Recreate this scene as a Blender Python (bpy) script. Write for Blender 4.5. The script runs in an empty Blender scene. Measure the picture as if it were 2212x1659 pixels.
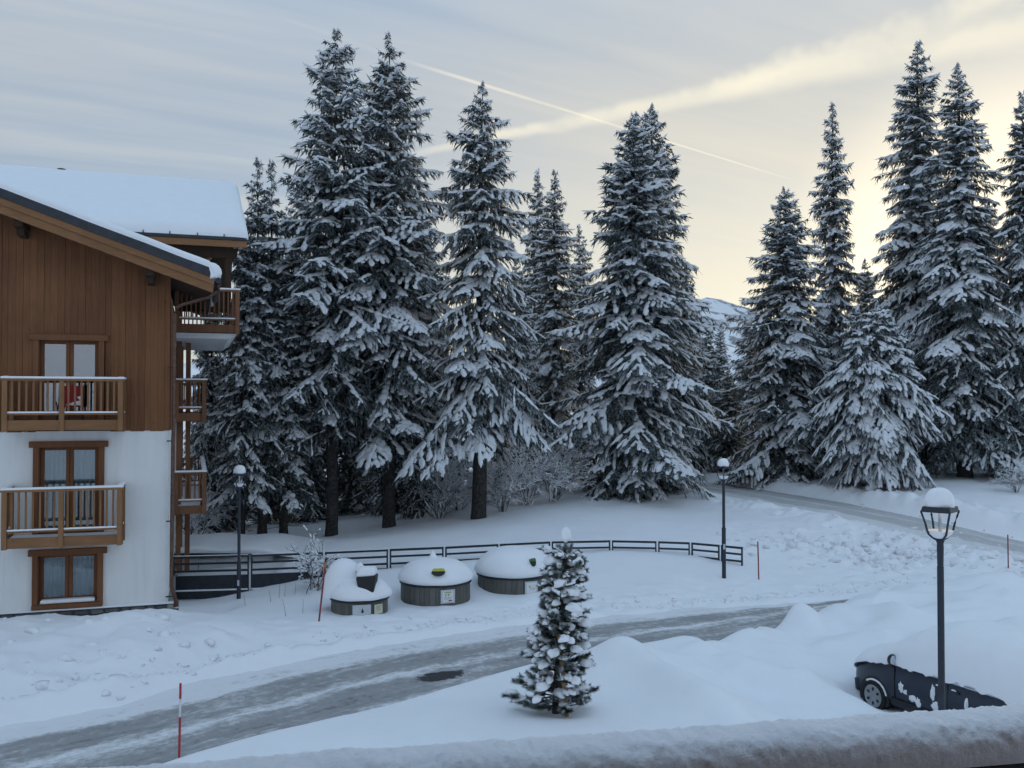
import bpy, bmesh, math, random
import numpy as np
from mathutils import Vector, Matrix, noise as mnoise

random.seed(7)
RNG = np.random.default_rng(11)
sc = bpy.context.scene
COL = sc.collection
PI = math.pi
R = math.radians

# ------------------------------------------------------------------ camera
EYE = 5.6                       # metres above the road
FPX = 2050.0                    # focal length, in units of a 2212 x 1659 picture
PITCH = math.atan(40.5 / FPX)
cam_d = bpy.data.cameras.new('camera')
cam_d.sensor_width = 36.0
cam_d.lens = 36.0 * FPX / 2212.0
cam_d.clip_start = 0.05
cam_d.clip_end = 12000
cam = bpy.data.objects.new('camera', cam_d)
COL.objects.link(cam)
cam.location = (0, 0, EYE)
cam.rotation_euler = (PI / 2 + PITCH, 0, 0)
sc.camera = cam


def ray(px, py):
    a = (px - 1106.0) / FPX
    b = (829.5 - py) / FPX
    cp, sp = math.cos(PITCH), math.sin(PITCH)
    return Vector((a, cp - b * sp, sp + b * cp))


def W(px, py, d):
    """point in the place seen at that spot of the photograph, d metres ahead"""
    r = ray(px, py)
    r *= d / r.y
    return Vector((r.x, d, r.z + EYE))


# ------------------------------------------------------------------ world
SUN_AZ = R(29.0)      # to the right of straight ahead
SUN_EL = R(5.0)
SUN_DIR = Vector((math.sin(SUN_AZ) * math.cos(SUN_EL), math.cos(SUN_AZ) * math.cos(SUN_EL), math.sin(SUN_EL)))
WSTR = 0.15

world = bpy.data.worlds.new('World')
sc.world = world
world.use_nodes = True
world.cycles.sampling_method = 'MANUAL'
world.cycles.sample_map_resolution = 512


class NT:
    """small helper to write node maths"""
    def __init__(self, tree):
        self.t = tree
        self.n = tree.nodes
        self.l = tree.links

    def node(self, typ, **kw):
        nd = self.n.new(typ)
        for k, v in kw.items():
            setattr(nd, k, v)
        return nd

    def put(self, sock, v):
        if isinstance(v, bpy.types.NodeSocket):
            self.l.new(v, sock)
        elif v is not None:
            sock.default_value = v

    def m(self, op, a, b=None, c=None, clamp=False):
        nd = self.node('ShaderNodeMath', operation=op, use_clamp=clamp)
        self.put(nd.inputs[0], a)
        if b is not None:
            self.put(nd.inputs[1], b)
        if c is not None:
            self.put(nd.inputs[2], c)
        return nd.outputs[0]

    def v(self, op, a, b=None, out=0):
        nd = self.node('ShaderNodeVectorMath', operation=op)
        self.put(nd.inputs[0], a)
        if b is not None:
            if op == 'SCALE':
                self.put(nd.inputs['Scale'], b)
            else:
                self.put(nd.inputs[1], b)
        return nd.outputs['Value'] if op in ('DOT_PRODUCT', 'LENGTH') else nd.outputs[0]

    def ss(self, x, lo, hi, to0=0.0, to1=1.0):
        nd = self.node('ShaderNodeMapRange', interpolation_type='SMOOTHSTEP')
        self.put(nd.inputs['Value'], x)
        nd.inputs['From Min'].default_value = lo
        nd.inputs['From Max'].default_value = hi
        nd.inputs['To Min'].default_value = to0
        nd.inputs['To Max'].default_value = to1
        return nd.outputs[0]

    def mix(self, fac, a, b, blend='MIX'):
        nd = self.node('ShaderNodeMix', data_type='RGBA', blend_type=blend)
        self.put(nd.inputs[0], fac)
        for s, v in ((nd.inputs[6], a), (nd.inputs[7], b)):
            if isinstance(v, tuple) and len(v) == 3:
                v = (*v, 1.0)
            self.put(s, v)
        return nd.outputs[2]

    def noise(self, vec, scale, detail=4.0, rough=0.55, dist=0.0):
        nd = self.node('ShaderNodeTexNoise')
        if vec is not None:
            self.put(nd.inputs['Vector'], vec)
        nd.inputs['Scale'].default_value = scale
        nd.inputs['Detail'].default_value = detail
        nd.inputs['Roughness'].default_value = rough
        nd.inputs['Distortion'].default_value = dist
        return nd.outputs[0]

    def sep(self, vec):
        nd = self.node('ShaderNodeSeparateXYZ')
        self.put(nd.inputs[0], vec)
        return nd.outputs[0], nd.outputs[1], nd.outputs[2]

    def comb(self, x, y, z):
        nd = self.node('ShaderNodeCombineXYZ')
        for i, q in enumerate((x, y, z)):
            self.put(nd.inputs[i], q)
        return nd.outputs[0]


def build_world():
    t = NT(world.node_tree)
    t.n.clear()
    out = t.node('ShaderNodeOutputWorld')
    bg = t.node('ShaderNodeBackground')
    bg.inputs['Strength'].default_value = WSTR
    t.l.new(bg.outputs[0], out.inputs[0])
    sky = t.node('ShaderNodeTexSky', sky_type='NISHITA')
    sky.sun_disc = False
    sky.sun_elevation = SUN_EL
    sky.sun_rotation = SUN_AZ
    sky.altitude = 1600
    sky.air_density = 1.0
    sky.dust_density = 1.2
    sky.ozone_density = 2.5
    tc = t.node('ShaderNodeTexCoord')
    d = t.v('NORMALIZE', tc.outputs['Generated'])
    dx, dy, dz = t.sep(d)
    el = t.m('MAXIMUM', dz, 0.0)
    c = t.v('DOT_PRODUCT', d, tuple(SUN_DIR))
    # high thin cloud: cool grey away from the sun, warm cream towards it
    warm = t.ss(c, 0.70, 0.995)
    low = t.ss(el, 0.02, 0.42, 1.0, 0.45)
    warm = t.m('MULTIPLY', warm, low)
    cool_c = (0.318 / WSTR, 0.382 / WSTR, 0.462 / WSTR)
    warm_c = (0.76 / WSTR, 0.66 / WSTR, 0.47 / WSTR)
    veil = t.mix(warm, cool_c, warm_c)
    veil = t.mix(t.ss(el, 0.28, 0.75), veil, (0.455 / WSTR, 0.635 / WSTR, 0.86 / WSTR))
    hz = t.m('MULTIPLY', t.ss(el, 0.0, 0.30, 0.42, 0.0), t.ss(c, 0.45, 0.95, 0.35, 1.0))
    veil = t.mix(hz, veil, (0.82 / WSTR, 0.74 / WSTR, 0.59 / WSTR))
    glow = t.m('MULTIPLY', t.ss(c, 0.965, 1.0), 0.75)
    veil = t.mix(glow, veil, (1.35 / WSTR, 1.14 / WSTR, 0.78 / WSTR))
    # streaky texture of the cloud, laid out on a flat layer overhead
    den = t.m('ADD', el, 0.10)
    qx = t.m('DIVIDE', dx, den)
    qy = t.m('DIVIDE', dy, den)
    ca, sa = math.cos(R(-28)), math.sin(R(-28))
    rx = t.m('ADD', t.m('MULTIPLY', qx, ca), t.m('MULTIPLY', qy, -sa))
    ry = t.m('ADD', t.m('MULTIPLY', qx, sa), t.m('MULTIPLY', qy, ca))
    q = t.comb(t.m('MULTIPLY', rx, 0.35), t.m('MULTIPLY', ry, 1.5), 0.0)
    n1 = t.noise(q, 0.9, 4.0, 0.55, 0.6)
    q2 = t.comb(t.m('MULTIPLY', rx, 0.9), t.m('MULTIPLY', ry, 6.0), 3.0)
    n2 = t.noise(q2, 1.1, 3.0, 0.6)
    tex = t.m('ADD', t.m('MULTIPLY', t.ss(n1, 0.32, 0.70), 0.75), t.m('MULTIPLY', t.ss(n2, 0.35, 0.7), 0.25))
    streak = t.mix(t.m('MULTIPLY', tex, t.ss(el, 0.3, 0.7, 0.30, 0.12)), veil, (0.80 / WSTR, 0.74 / WSTR, 0.60 / WSTR))
    cov = t.ss(el, 0.30, 0.95, 0.93, 0.80)
    cov = t.m('MULTIPLY', cov, t.m('ADD', 0.82, t.m('MULTIPLY', tex, 0.18)))
    col = t.mix(cov, sky.outputs[0], streak)

    shared = t.noise(t.v('SCALE', d, 13.0), 1.0, 3.0, 0.65)
    # vapour trails: thin great-circle bands between two points of the sky
    def trail(p0, p1, w0, w1, amount, colour, soft=1.0, scale=18.0, rag=0.0):
        a = ray(*p0).normalized()
        b = ray(*p1).normalized()
        n = a.cross(b).normalized()
        along = (b - a).normalized()
        s0, s1 = a.dot(along), b.dot(along)
        s = t.m('DIVIDE', t.m('SUBTRACT', t.v('DOT_PRODUCT', d, tuple(along)), s0), s1 - s0)
        dist = t.v('DOT_PRODUCT', d, tuple(n))
        nn = shared
        if rag:
            dist = t.m('ADD', dist, t.m('MULTIPLY', t.m('SUBTRACT', nn, 0.5), rag))
        wid = t.m('ADD', w0, t.m('MULTIPLY', s, w1 - w0))
        wid = t.m('MAXIMUM', wid, 0.0006)
        x = t.m('DIVIDE', t.m('ABSOLUTE', dist), wid)
        band = t.ss(x, 1.0 - 0.9 * soft, 1.0, 1.0, 0.0)
        ends = t.m('MULTIPLY', t.ss(s, -0.12, 0.12), t.ss(s, 0.85, 1.12, 1.0, 0.0))
        f = t.m('MULTIPLY', t.m('MULTIPLY', band, ends), t.m('MULTIPLY', amount, t.ss(nn, 0.25, 0.6, 0.45, 1.0)))
        return lambda base: t.mix(f, base, tuple(k / WSTR for k in colour))
    cream = (0.92, 0.84, 0.64)
    col = trail((930, 148), (1690, 382), 0.0028, 0.0010, 0.40, cream)(col)
    col = trail((600, 35), (940, 152), 0.0035, 0.0028, 0.07, (0.66, 0.66, 0.64))(col)
    col = trail((900, 330), (2400, 25), 0.0045, 0.0260, 0.46, cream, 1.0, 14.0, 0.016)(col)
    col = trail((1560, 190), (2300, -60), 0.0150, 0.0240, 0.42, cream, 1.0, 9.0, 0.05)(col)
    # combed-out wisps of cirrus beside the broad trail
    wa = ray(1250, 260).normalized()
    wb = ray(2250, -40).normalized()
    wn = wa.cross(wb).normalized()
    wl = (wb - wa).normalized()
    wu = t.v('DOT_PRODUCT', d, tuple(wl))
    wv = t.v('DOT_PRODUCT', d, tuple(wn))
    wis = t.noise(t.comb(t.m('ADD', t.m('MULTIPLY', wu, 13.0), t.m('MULTIPLY', wv, -34.0)), t.m('MULTIPLY', wv, 9.0), 1.7), 1.0, 5.0, 0.62, 0.9)
    reg = t.m('MULTIPLY', t.ss(t.m('ABSOLUTE', t.m('SUBTRACT', wv, 0.015)), 0.02, 0.11, 1.0, 0.0), t.ss(wu, 0.06, 0.30))
    col = t.mix(t.m('MULTIPLY', t.m('MULTIPLY', reg, t.ss(wis, 0.45, 0.72)), 0.45), col, tuple(k / WSTR for k in cream))
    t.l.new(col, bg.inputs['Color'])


build_world()
sun_d = bpy.data.lights.new('sun', 'SUN')
sun_d.energy = 2.4
sun_d.angle = R(8)
sun_d.color = (1.0, 0.82, 0.58)
sun = bpy.data.objects.new('sun', sun_d)
COL.objects.link(sun)
sun.rotation_euler = SUN_DIR.to_track_quat('Z', 'Y').to_euler()
sun.location = (0, 0, 60)

sc.view_settings.view_transform = 'Standard'
sc.view_settings.look = 'None'
sc.view_settings.exposure = 0.35
sc.view_settings.gamma = 1.0
sc.view_settings.use_curve_mapping = False
sc.cycles.use_denoising = True
sc.cycles.max_bounces = 6
sc.cycles.diffuse_bounces = 3
sc.cycles.use_adaptive_sampling = True
sc.cycles.adaptive_threshold = 0.035
sc.cycles.transparent_max_bounces = 12


# ------------------------------------------------------------------ materials
def new_mat(name):
    m = bpy.data.materials.new(name)
    m.use_nodes = True
    m.node_tree.nodes.clear()
    t = NT(m.node_tree)
    out = t.node('ShaderNodeOutputMaterial')
    b = t.node('ShaderNodeBsdfPrincipled')
    t.l.new(b.outputs[0], out.inputs[0])
    return m, t, b, out


def bump(t, b, h, strength, dist):
    nd = t.node('ShaderNodeBump')
    nd.inputs['Strength'].default_value = strength
    nd.inputs['Distance'].default_value = dist
    t.put(nd.inputs['Height'], h)
    t.l.new(nd.outputs[0], b.inputs['Normal'])


def pos(t):
    return t.node('ShaderNodeNewGeometry').outputs['Position']


def mat_snow(name, fine=18.0, lump=2.6, bstr=0.5, bdist=0.03, dirt=0.0, base=(0.86, 0.875, 0.90), spark=60.0):
    m, t, b, out = new_mat(name)
    p = pos(t)
    n1 = t.noise(p, lump, 5.0, 0.6)
    n2 = t.noise(p, fine, 4.0, 0.6)
    n3 = t.noise(p, spark, 3.0, 0.6)
    h = t.m('ADD', t.m('MULTIPLY', n1, 0.55), t.m('ADD', t.m('MULTIPLY', n2, 0.22), t.m('MULTIPLY', n3, 0.08)))
    c = t.mix(t.ss(n1, 0.3, 0.7, 0.0, 0.5), base, tuple(k * 0.95 for k in base))
    if dirt:
        nd = t.noise(p, 1.3, 6.0, 0.65)
        c = t.mix(t.ss(nd, 0.55, 0.75, 0.0, dirt), c, (0.42, 0.38, 0.33))
    t.l.new(c, b.inputs['Base Color'])
    b.inputs['Roughness'].default_value = 0.75
    b.inputs['Specular IOR Level'].default_value = 0.25
    if bstr:
        bump(t, b, h, bstr, bdist)
    return m


def mat_plain(name, col, rough=0.6, metal=0.0, var=0.15, scale=8.0, spec=0.5, bstr=0.0):
    m, t, b, out = new_mat(name)
    n = t.noise(pos(t), scale, 5.0, 0.6)
    c = t.mix(t.ss(n, 0.3, 0.7), tuple(k * (1 - var) for k in col), tuple(min(1, k * (1 + var)) for k in col))
    t.l.new(c, b.inputs['Base Color'])
    b.inputs['Roughness'].default_value = rough
    b.inputs['Metallic'].default_value = metal
    b.inputs['Specular IOR Level'].default_value = spec
    if bstr:
        bump(t, b, n, bstr, 0.02)
    return m


def mat_wood(name, dark, light, vertical=True, ang=0.0, grain=1.0, rough=0.7, knots=True):
    m, t, b, out = new_mat(name)
    p = pos(t)
    x, y, z = t.sep(p)
    ca, sa = math.cos(ang), math.sin(ang)
    along = t.m('ADD', t.m('MULTIPLY', x, ca), t.m('MULTIPLY', y, sa))
    across = t.m('ADD', t.m('MULTIPLY', x, -sa), t.m('MULTIPLY', y, ca))
    rnd = t.node('ShaderNodeObjectInfo').outputs['Random']
    off = t.m('MULTIPLY', rnd, 37.0)
    if vertical:
        q = t.comb(t.m('ADD', t.m('MULTIPLY', along, 22.0 * grain), off), t.m('MULTIPLY', across, 22.0 * grain), t.m('MULTIPLY', z, 1.1))
    else:
        q = t.comb(t.m('ADD', t.m('MULTIPLY', along, 1.1), off), t.m('MULTIPLY', across, 22.0 * grain), t.m('MULTIPLY', z, 22.0 * grain))
    n = t.noise(q, 1.0, 6.0, 0.62, 0.4)
    n2 = t.noise(p, 0.9, 4.0, 0.6)
    f = t.m('ADD', t.m('MULTIPLY', t.ss(n, 0.28, 0.72), 0.5), t.m('MULTIPLY', rnd, 0.5))
    c = t.mix(f, dark, light)
    c = t.mix(t.ss(n2, 0.35, 0.7, 0.0, 0.35), c, tuple(k * 0.55 for k in dark))
    if knots:
        kn = t.noise(p, 9.0, 2.0, 0.5)
        c = t.mix(t.ss(kn, 0.70, 0.78, 0.0, 0.55), c, tuple(k * 0.35 for k in dark))
    t.l.new(c, b.inputs['Base Color'])
    b.inputs['Roughness'].default_value = rough
    b.inputs['Specular IOR Level'].default_value = 0.3
    bump(t, b, n, 0.25, 0.01)
    return m


def mat_ice_road(name, pale=0.0):
    """packed snow and grey ice with streaks along the wheel tracks (UV: u along in metres, v across 0..1)"""
    m, t, b, out = new_mat(name)
    uv = t.node('ShaderNodeUVMap', uv_map='lane').outputs[0]
    u, v, _ = t.sep(uv)
    p = pos(t)
    wob = t.m('MULTIPLY', t.m('SUBTRACT', t.noise(t.comb(t.m('MULTIPLY', u, 0.25), 0.0, 0.0), 1.0, 3.0, 0.5), 0.5), 0.10)
    vv = t.m('ADD', v, wob)
    q = t.comb(t.m('MULTIPLY', u, 0.30), t.m('MULTIPLY', vv, 15.0), 0.0)
    n1 = t.noise(q, 1.0, 6.0, 0.62, 0.5)
    q2 = t.comb(t.m('MULTIPLY', u, 1.3), t.m('MULTIPLY', vv, 42.0), 5.0)
    n2 = t.noise(q2, 1.0, 6.0, 0.65, 0.8)
    n3 = t.noise(p, 5.0, 6.0, 0.7)
    n4 = t.noise(p, 0.45, 3.0, 0.5)

    def lane(c0, w):
        return t.ss(t.m('ABSOLUTE', t.m('SUBTRACT', vv, c0)), w * 0.35, w, 1.0, 0.0)
    tr = t.m('MAXIMUM', t.m('MAXIMUM', lane(0.10, 0.20), lane(0.36, 0.17)), lane(0.64, 0.15))
    base = t.m('ADD', t.m('MULTIPLY', tr, 0.60), t.m('MULTIPLY', t.ss(vv, 0.72, 0.88), -0.30))
    k = t.m('ADD', base, t.m('ADD', t.m('MULTIPLY', t.m('SUBTRACT', n1, 0.5), 1.5), t.m('MULTIPLY', t.m('SUBTRACT', n2, 0.5), 1.0)))
    k = t.m('ADD', k, t.m('ADD', t.m('MULTIPLY', t.m('SUBTRACT', n3, 0.5), 1.5), t.m('MULTIPLY', t.m('SUBTRACT', n4, 0.5), 0.9)))
    f = t.ss(k, -0.20, 0.70)
    pa = W(952, 1456, 19.6)
    px_, py_, _ = t.sep(p)
    ex = t.m('SUBTRACT', px_, pa.x)
    ey = t.m('SUBTRACT', py_, pa.y)
    e1 = t.m('ADD', t.m('MULTIPLY', ex, math.cos(0.62) / 0.62), t.m('MULTIPLY', ey, math.sin(0.62) / 0.62))
    e2 = t.m('ADD', t.m('MULTIPLY', ex, -math.sin(0.62) / 0.27), t.m('MULTIPLY', ey, math.cos(0.62) / 0.27))
    rr_ = t.m('ADD', t.m('ADD', t.m('MULTIPLY', e1, e1), t.m('MULTIPLY', e2, e2)), t.m('MULTIPLY', t.m('SUBTRACT', n3, 0.5), 2.6))
    bare = t.ss(rr_, 0.55, 1.05, 0.0 if pale else 1.0, 0.0)
    c = t.mix(f, (0.78, 0.79, 0.80), (0.31, 0.31, 0.31))
    g = t.ss(t.m('ADD', k, t.m('MULTIPLY', n2, 0.3)), 0.95, 1.35)
    c = t.mix(t.m('MULTIPLY', g, 0.75 * (1 - pale)), c, (0.10, 0.095, 0.09))
    if pale:
        c = t.mix(pale, c, (0.66, 0.66, 0.65))
    c = t.mix(bare, c, (0.040, 0.040, 0.042))
    t.l.new(c, b.inputs['Base Color'])
    rr = t.m('ADD', 0.85, t.m('MULTIPLY', f, -0.15))
    t.put(b.inputs['Roughness'], rr)
    b.inputs['Specular IOR Level'].default_value = 0.35
    h = t.m('ADD', t.m('MULTIPLY', n2, 0.5), t.m('ADD', t.m('MULTIPLY', n1, 0.4), t.m('MULTIPLY', n3, 0.4)))
    bump(t, b, h, 0.7, 0.05)
    return m


def mat_needles(name, dark, light, trans=0.0):
    m, t, b, out = new_mat(name)
    p = pos(t)
    n = t.noise(p, 1.6, 4.0, 0.6)
    n2 = t.noise(p, 14.0, 3.0, 0.6)
    c = t.mix(t.ss(t.m('ADD', t.m('MULTIPLY', n, 0.5), t.m('MULTIPLY', n2, 0.5)), 0.35, 0.65), dark, light)
    c = t.mix(t.ss(t.noise(p, 9.0, 2.0, 0.6), 0.42, 0.64, 0.0, 0.72), c, (0.34, 0.38, 0.41))
    t.l.new(c, b.inputs['Base Color'])
    b.inputs['Roughness'].default_value = 0.6
    b.inputs['Specular IOR Level'].default_value = 0.25
    if trans:
        tl = t.node('ShaderNodeBsdfTranslucent')
        t.l.new(c, tl.inputs['Color'])
        mx = t.node('ShaderNodeMixShader')
        mx.inputs[0].default_value = trans
        t.l.new(b.outputs[0], mx.inputs[1])
        t.l.new(tl.outputs[0], mx.inputs[2])
        t.l.new(mx.outputs[0], out.inputs[0])
    return m


def mat_glass(name, refl=0.35, tint=(0.75, 0.8, 0.82)):
    m = bpy.data.materials.new(name)
    m.use_nodes = True
    m.node_tree.nodes.clear()
    t = NT(m.node_tree)
    out = t.node('ShaderNodeOutputMaterial')
    g = t.node('ShaderNodeBsdfGlossy')
    g.inputs['Roughness'].default_value = 0.02
    g.inputs['Color'].default_value = (0.9, 0.92, 0.95, 1)
    tr = t.node('ShaderNodeBsdfTransparent')
    tr.inputs['Color'].default_value = (*tint, 1)
    fr = t.node('ShaderNodeFresnel')
    fr.inputs[0].default_value = 1.5
    mx = t.node('ShaderNodeMixShader')
    t.l.new(t.m('ADD', t.m('MULTIPLY', fr.outputs[0], 1.2), refl, clamp=True), mx.inputs[0])
    t.l.new(tr.outputs[0], mx.inputs[1])
    t.l.new(g.outputs[0], mx.inputs[2])
    t.l.new(mx.outputs[0], out.inputs[0])
    return m


ANG = R(18.5)       # how far the chalet front is turned from facing us
M = {}
M['snow_ground'] = mat_snow('snow_ground', 9.0, 1.2, 0.35, 0.06, 0.0)
M['snow_rail'] = mat_snow('snow_rail', 90.0, 25.0, 0.8, 0.012, 0.0, spark=420.0)
M['snow'] = mat_snow('snow', 16.0, 3.0, 0.35, 0.03)
M['snow_tree'] = mat_snow('snow_tree', 20.0, 5.0, 0.0, 0.04, base=(0.84, 0.86, 0.89))
_t = NT(M['snow_tree'].node_tree)
_b = [n for n in _t.n if n.type == 'BSDF_PRINCIPLED'][0]
_o = [n for n in _t.n if n.type == 'OUTPUT_MATERIAL'][0]
_tl = _t.node('ShaderNodeBsdfTranslucent')
_tl.inputs['Color'].default_value = (0.85, 0.86, 0.88, 1)
_mx = _t.node('ShaderNodeMixShader')
_mx.inputs[0].default_value = 0.18
_t.l.new(_b.outputs[0], _mx.inputs[1])
_t.l.new(_tl.outputs[0], _mx.inputs[2])
_t.l.new(_mx.outputs[0], _o.inputs[0])
M['snow_dirty'] = mat_snow('snow_dirty', 9.0, 2.0, 0.6, 0.05, 0.30, base=(0.82, 0.83, 0.85))
M['road'] = mat_ice_road('ice_road')
M['track'] = mat_ice_road('packed_snow_track', 0.55)
M['asphalt'] = mat_plain('asphalt', (0.045, 0.045, 0.047), 0.5, 0, 0.6, 9.0, 0.4, 0.5)
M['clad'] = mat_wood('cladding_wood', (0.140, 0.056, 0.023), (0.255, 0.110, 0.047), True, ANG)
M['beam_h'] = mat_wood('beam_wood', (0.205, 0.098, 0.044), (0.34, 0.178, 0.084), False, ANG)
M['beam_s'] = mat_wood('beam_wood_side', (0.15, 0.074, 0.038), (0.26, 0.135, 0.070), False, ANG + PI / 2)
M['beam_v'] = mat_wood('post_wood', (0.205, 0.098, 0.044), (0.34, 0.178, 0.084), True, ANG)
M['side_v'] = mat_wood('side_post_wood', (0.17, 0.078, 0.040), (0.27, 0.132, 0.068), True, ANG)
M['frame_v'] = mat_wood('window_frame_wood', (0.15, 0.062, 0.027), (0.24, 0.106, 0.048), True, ANG, knots=False)
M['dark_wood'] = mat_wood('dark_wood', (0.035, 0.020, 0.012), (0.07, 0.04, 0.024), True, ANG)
M['render'] = mat_plain('white_render', (0.72, 0.73, 0.72), 0.85, 0, 0.05, 30.0, 0.2, 0.15)
m_, t_, b_, o_ = new_mat('stained_white_render')
x_, y_, z_ = t_.sep(pos(t_))
st1 = t_.noise(t_.comb(t_.m('MULTIPLY', x_, 5.0), t_.m('MULTIPLY', y_, 5.0), t_.m('MULTIPLY', z_, 0.45)), 1.0, 5.0, 0.6)
st2 = t_.noise(pos(t_), 0.8, 4.0, 0.6)
st3 = t_.noise(pos(t_), 45.0, 3.0, 0.6)
c_ = t_.mix(t_.ss(t_.m('ADD', t_.m('MULTIPLY', st1, 0.6), t_.m('MULTIPLY', st2, 0.4)), 0.42, 0.72, 0.0, 0.55), (0.80, 0.80, 0.79), (0.62, 0.62, 0.60))
t_.l.new(c_, b_.inputs['Base Color'])
b_.inputs['Roughness'].default_value = 0.9
bump(t_, b_, st3, 0.3, 0.01)
M['render'] = m_
M['soffit'] = mat_plain('white_soffit', (0.60, 0.61, 0.62), 0.85, 0, 0.06, 6.0, 0.2)
M['metal_dark'] = mat_plain('dark_sheet_metal', (0.030, 0.036, 0.046), 0.45, 0.3, 0.2, 5.0)
M['lamp_metal'] = mat_plain('lamp_paint', (0.022, 0.028, 0.042), 0.42, 0.2, 0.2, 9.0)
M['fence_metal'] = mat_plain('fence_paint', (0.020, 0.025, 0.034), 0.45, 0.2, 0.25, 7.0)
M['copper'] = mat_plain('copper_pipe', (0.13, 0.075, 0.055), 0.45, 0.6, 0.3, 10.0)
M['rusty'] = mat_plain('red_pipe', (0.11, 0.035, 0.028), 0.6, 0.0, 0.3, 12.0)
M['glass'] = mat_glass('window_glass', 0.10, (0.72, 0.78, 0.80))
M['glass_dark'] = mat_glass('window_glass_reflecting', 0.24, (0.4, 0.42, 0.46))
M['room'] = mat_plain('room_shade', (0.020, 0.020, 0.024), 0.9)
M['stone'] = None
m_, t_, b_, o_ = new_mat('plinth_stone')
rn_ = t_.node('ShaderNodeObjectInfo').outputs['Random']
ns_ = t_.noise(pos(t_), 11.0, 6.0, 0.65)
c_ = t_.mix(rn_, (0.075, 0.085, 0.095), (0.20, 0.19, 0.17))
c_ = t_.mix(t_.ss(ns_, 0.3, 0.75, 0.0, 0.6), c_, (0.05, 0.055, 0.06))
t_.l.new(c_, b_.inputs['Base Color'])
b_.inputs['Roughness'].default_value = 0.85
bump(t_, b_, ns_, 0.6, 0.03)
M['stone'] = m_
M['mortar'] = mat_plain('mortar', (0.075, 0.075, 0.078), 0.9, 0, 0.2, 20.0, 0.2)
m_, t_, b_, o_ = new_mat('curtain')
x_, y_, z_ = t_.sep(pos(t_))
w_ = t_.noise(t_.comb(t_.m('MULTIPLY', x_, 9.0), t_.m('MULTIPLY', y_, 9.0), t_.m('MULTIPLY', z_, 0.4)), 1.0, 3.0, 0.5)
t_.l.new(t_.mix(t_.ss(w_, 0.3, 0.7), (0.40, 0.44, 0.46), (0.66, 0.70, 0.72)), b_.inputs['Base Color'])
b_.inputs['Roughness'].default_value = 0.9
M['curtain'] = m_
M['red'] = mat_plain('red_paint', (0.36, 0.018, 0.022), 0.5, 0, 0.15, 20.0)
M['red_dull'] = mat_plain('weathered_red_paint', (0.22, 0.035, 0.030), 0.6, 0, 0.3, 20.0)
M['orange_tip'] = mat_plain('orange_tape', (0.45, 0.17, 0.05), 0.6)
M['white_tape'] = mat_plain('white_tape', (0.62, 0.63, 0.65), 0.6)
M['fabric_red'] = mat_plain('red_fabric', (0.24, 0.010, 0.014), 0.85, 0, 0.2, 20.0)
M['white_print'] = mat_plain('white_print', (0.72, 0.72, 0.72), 0.8)
M['needle'] = mat_needles('spruce_needles', (0.017, 0.027, 0.023), (0.055, 0.072, 0.062), 0.22)
M['needle_pine'] = mat_needles('pine_needles', (0.040, 0.055, 0.038), (0.11, 0.13, 0.095), 0.15)
M['bark'] = mat_plain('spruce_bark', (0.045, 0.042, 0.040), 0.9, 0, 0.45, 9.0, 0.2, 0.9)
M['twig'] = mat_plain('twig_bark', (0.11, 0.105, 0.105), 0.9, 0, 0.3, 12.0, 0.2)
M['stake'] = mat_plain('fresh_timber', (0.33, 0.21, 0.11), 0.75, 0, 0.2, 15.0, 0.2)
M['bin_wood'] = mat_wood('grey_weathered_planks', (0.085, 0.085, 0.075), (0.185, 0.18, 0.16), True, 0.0)
M['bin_metal'] = mat_plain('bin_dark_metal', (0.022, 0.024, 0.028), 0.5, 0.3)
M['black'] = mat_plain('black_plastic', (0.010, 0.011, 0.013), 0.55)
M['yellow'] = mat_plain('yellow_plastic', (0.46, 0.46, 0.05), 0.5)
M['green'] = mat_plain('green_plastic', (0.045, 0.16, 0.022), 0.5)
M['plate'] = mat_plain('sign_plate', (0.52, 0.55, 0.58), 0.4, 0.1, 0.06)
M['paper'] = mat_plain('sign_paper', (0.70, 0.71, 0.70), 0.7, 0, 0.05)
M['paper_old'] = mat_plain('yellowed_paper', (0.58, 0.57, 0.42), 0.8, 0, 0.1)
M['ink'] = mat_plain('ink', (0.03, 0.035, 0.05), 0.7)
M['ink_grey'] = mat_plain('grey_ink', (0.25, 0.26, 0.28), 0.7)
M['ink_red'] = mat_plain('red_ink', (0.38, 0.10, 0.06), 0.7)
M['ink_green'] = mat_plain('green_ink', (0.34, 0.42, 0.10), 0.7)
M['car'] = mat_plain('dark_blue_grey_car_paint', (0.034, 0.042, 0.060), 0.30, 0.35, 0.08, 4.0)
M['tyre'] = mat_plain('tyre_rubber', (0.012, 0.012, 0.013), 0.85, 0, 0.2, 30.0)
M['alloy'] = mat_plain('wheel_alloy', (0.34, 0.35, 0.37), 0.4, 0.7, 0.1)
M['chrome'] = mat_plain('bright_trim', (0.50, 0.52, 0.55), 0.3, 0.8)
M['mirror'] = mat_plain('mirror_glass', (0.62, 0.66, 0.70), 0.05, 1.0, 0.02)
M['tail_red'] = mat_plain('tail_lamp_red', (0.16, 0.012, 0.014), 0.25)
M['panel_white'] = mat_plain('white_panel', (0.60, 0.63, 0.66), 0.6, 0, 0.05, 2.0)
M['concrete'] = mat_plain('concrete', (0.22, 0.22, 0.21), 0.85, 0, 0.2, 5.0, 0.2, 0.3)
m_, t_, b_, o_ = new_mat('lamp_led')
b_.inputs['Base Color'].default_value = (0.8, 0.7, 0.5, 1)
b_.inputs['Emission Color'].default_value = (1.0, 0.72, 0.38, 1)
b_.inputs['Emission Strength'].default_value = 3.5
M['led'] = m_


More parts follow.
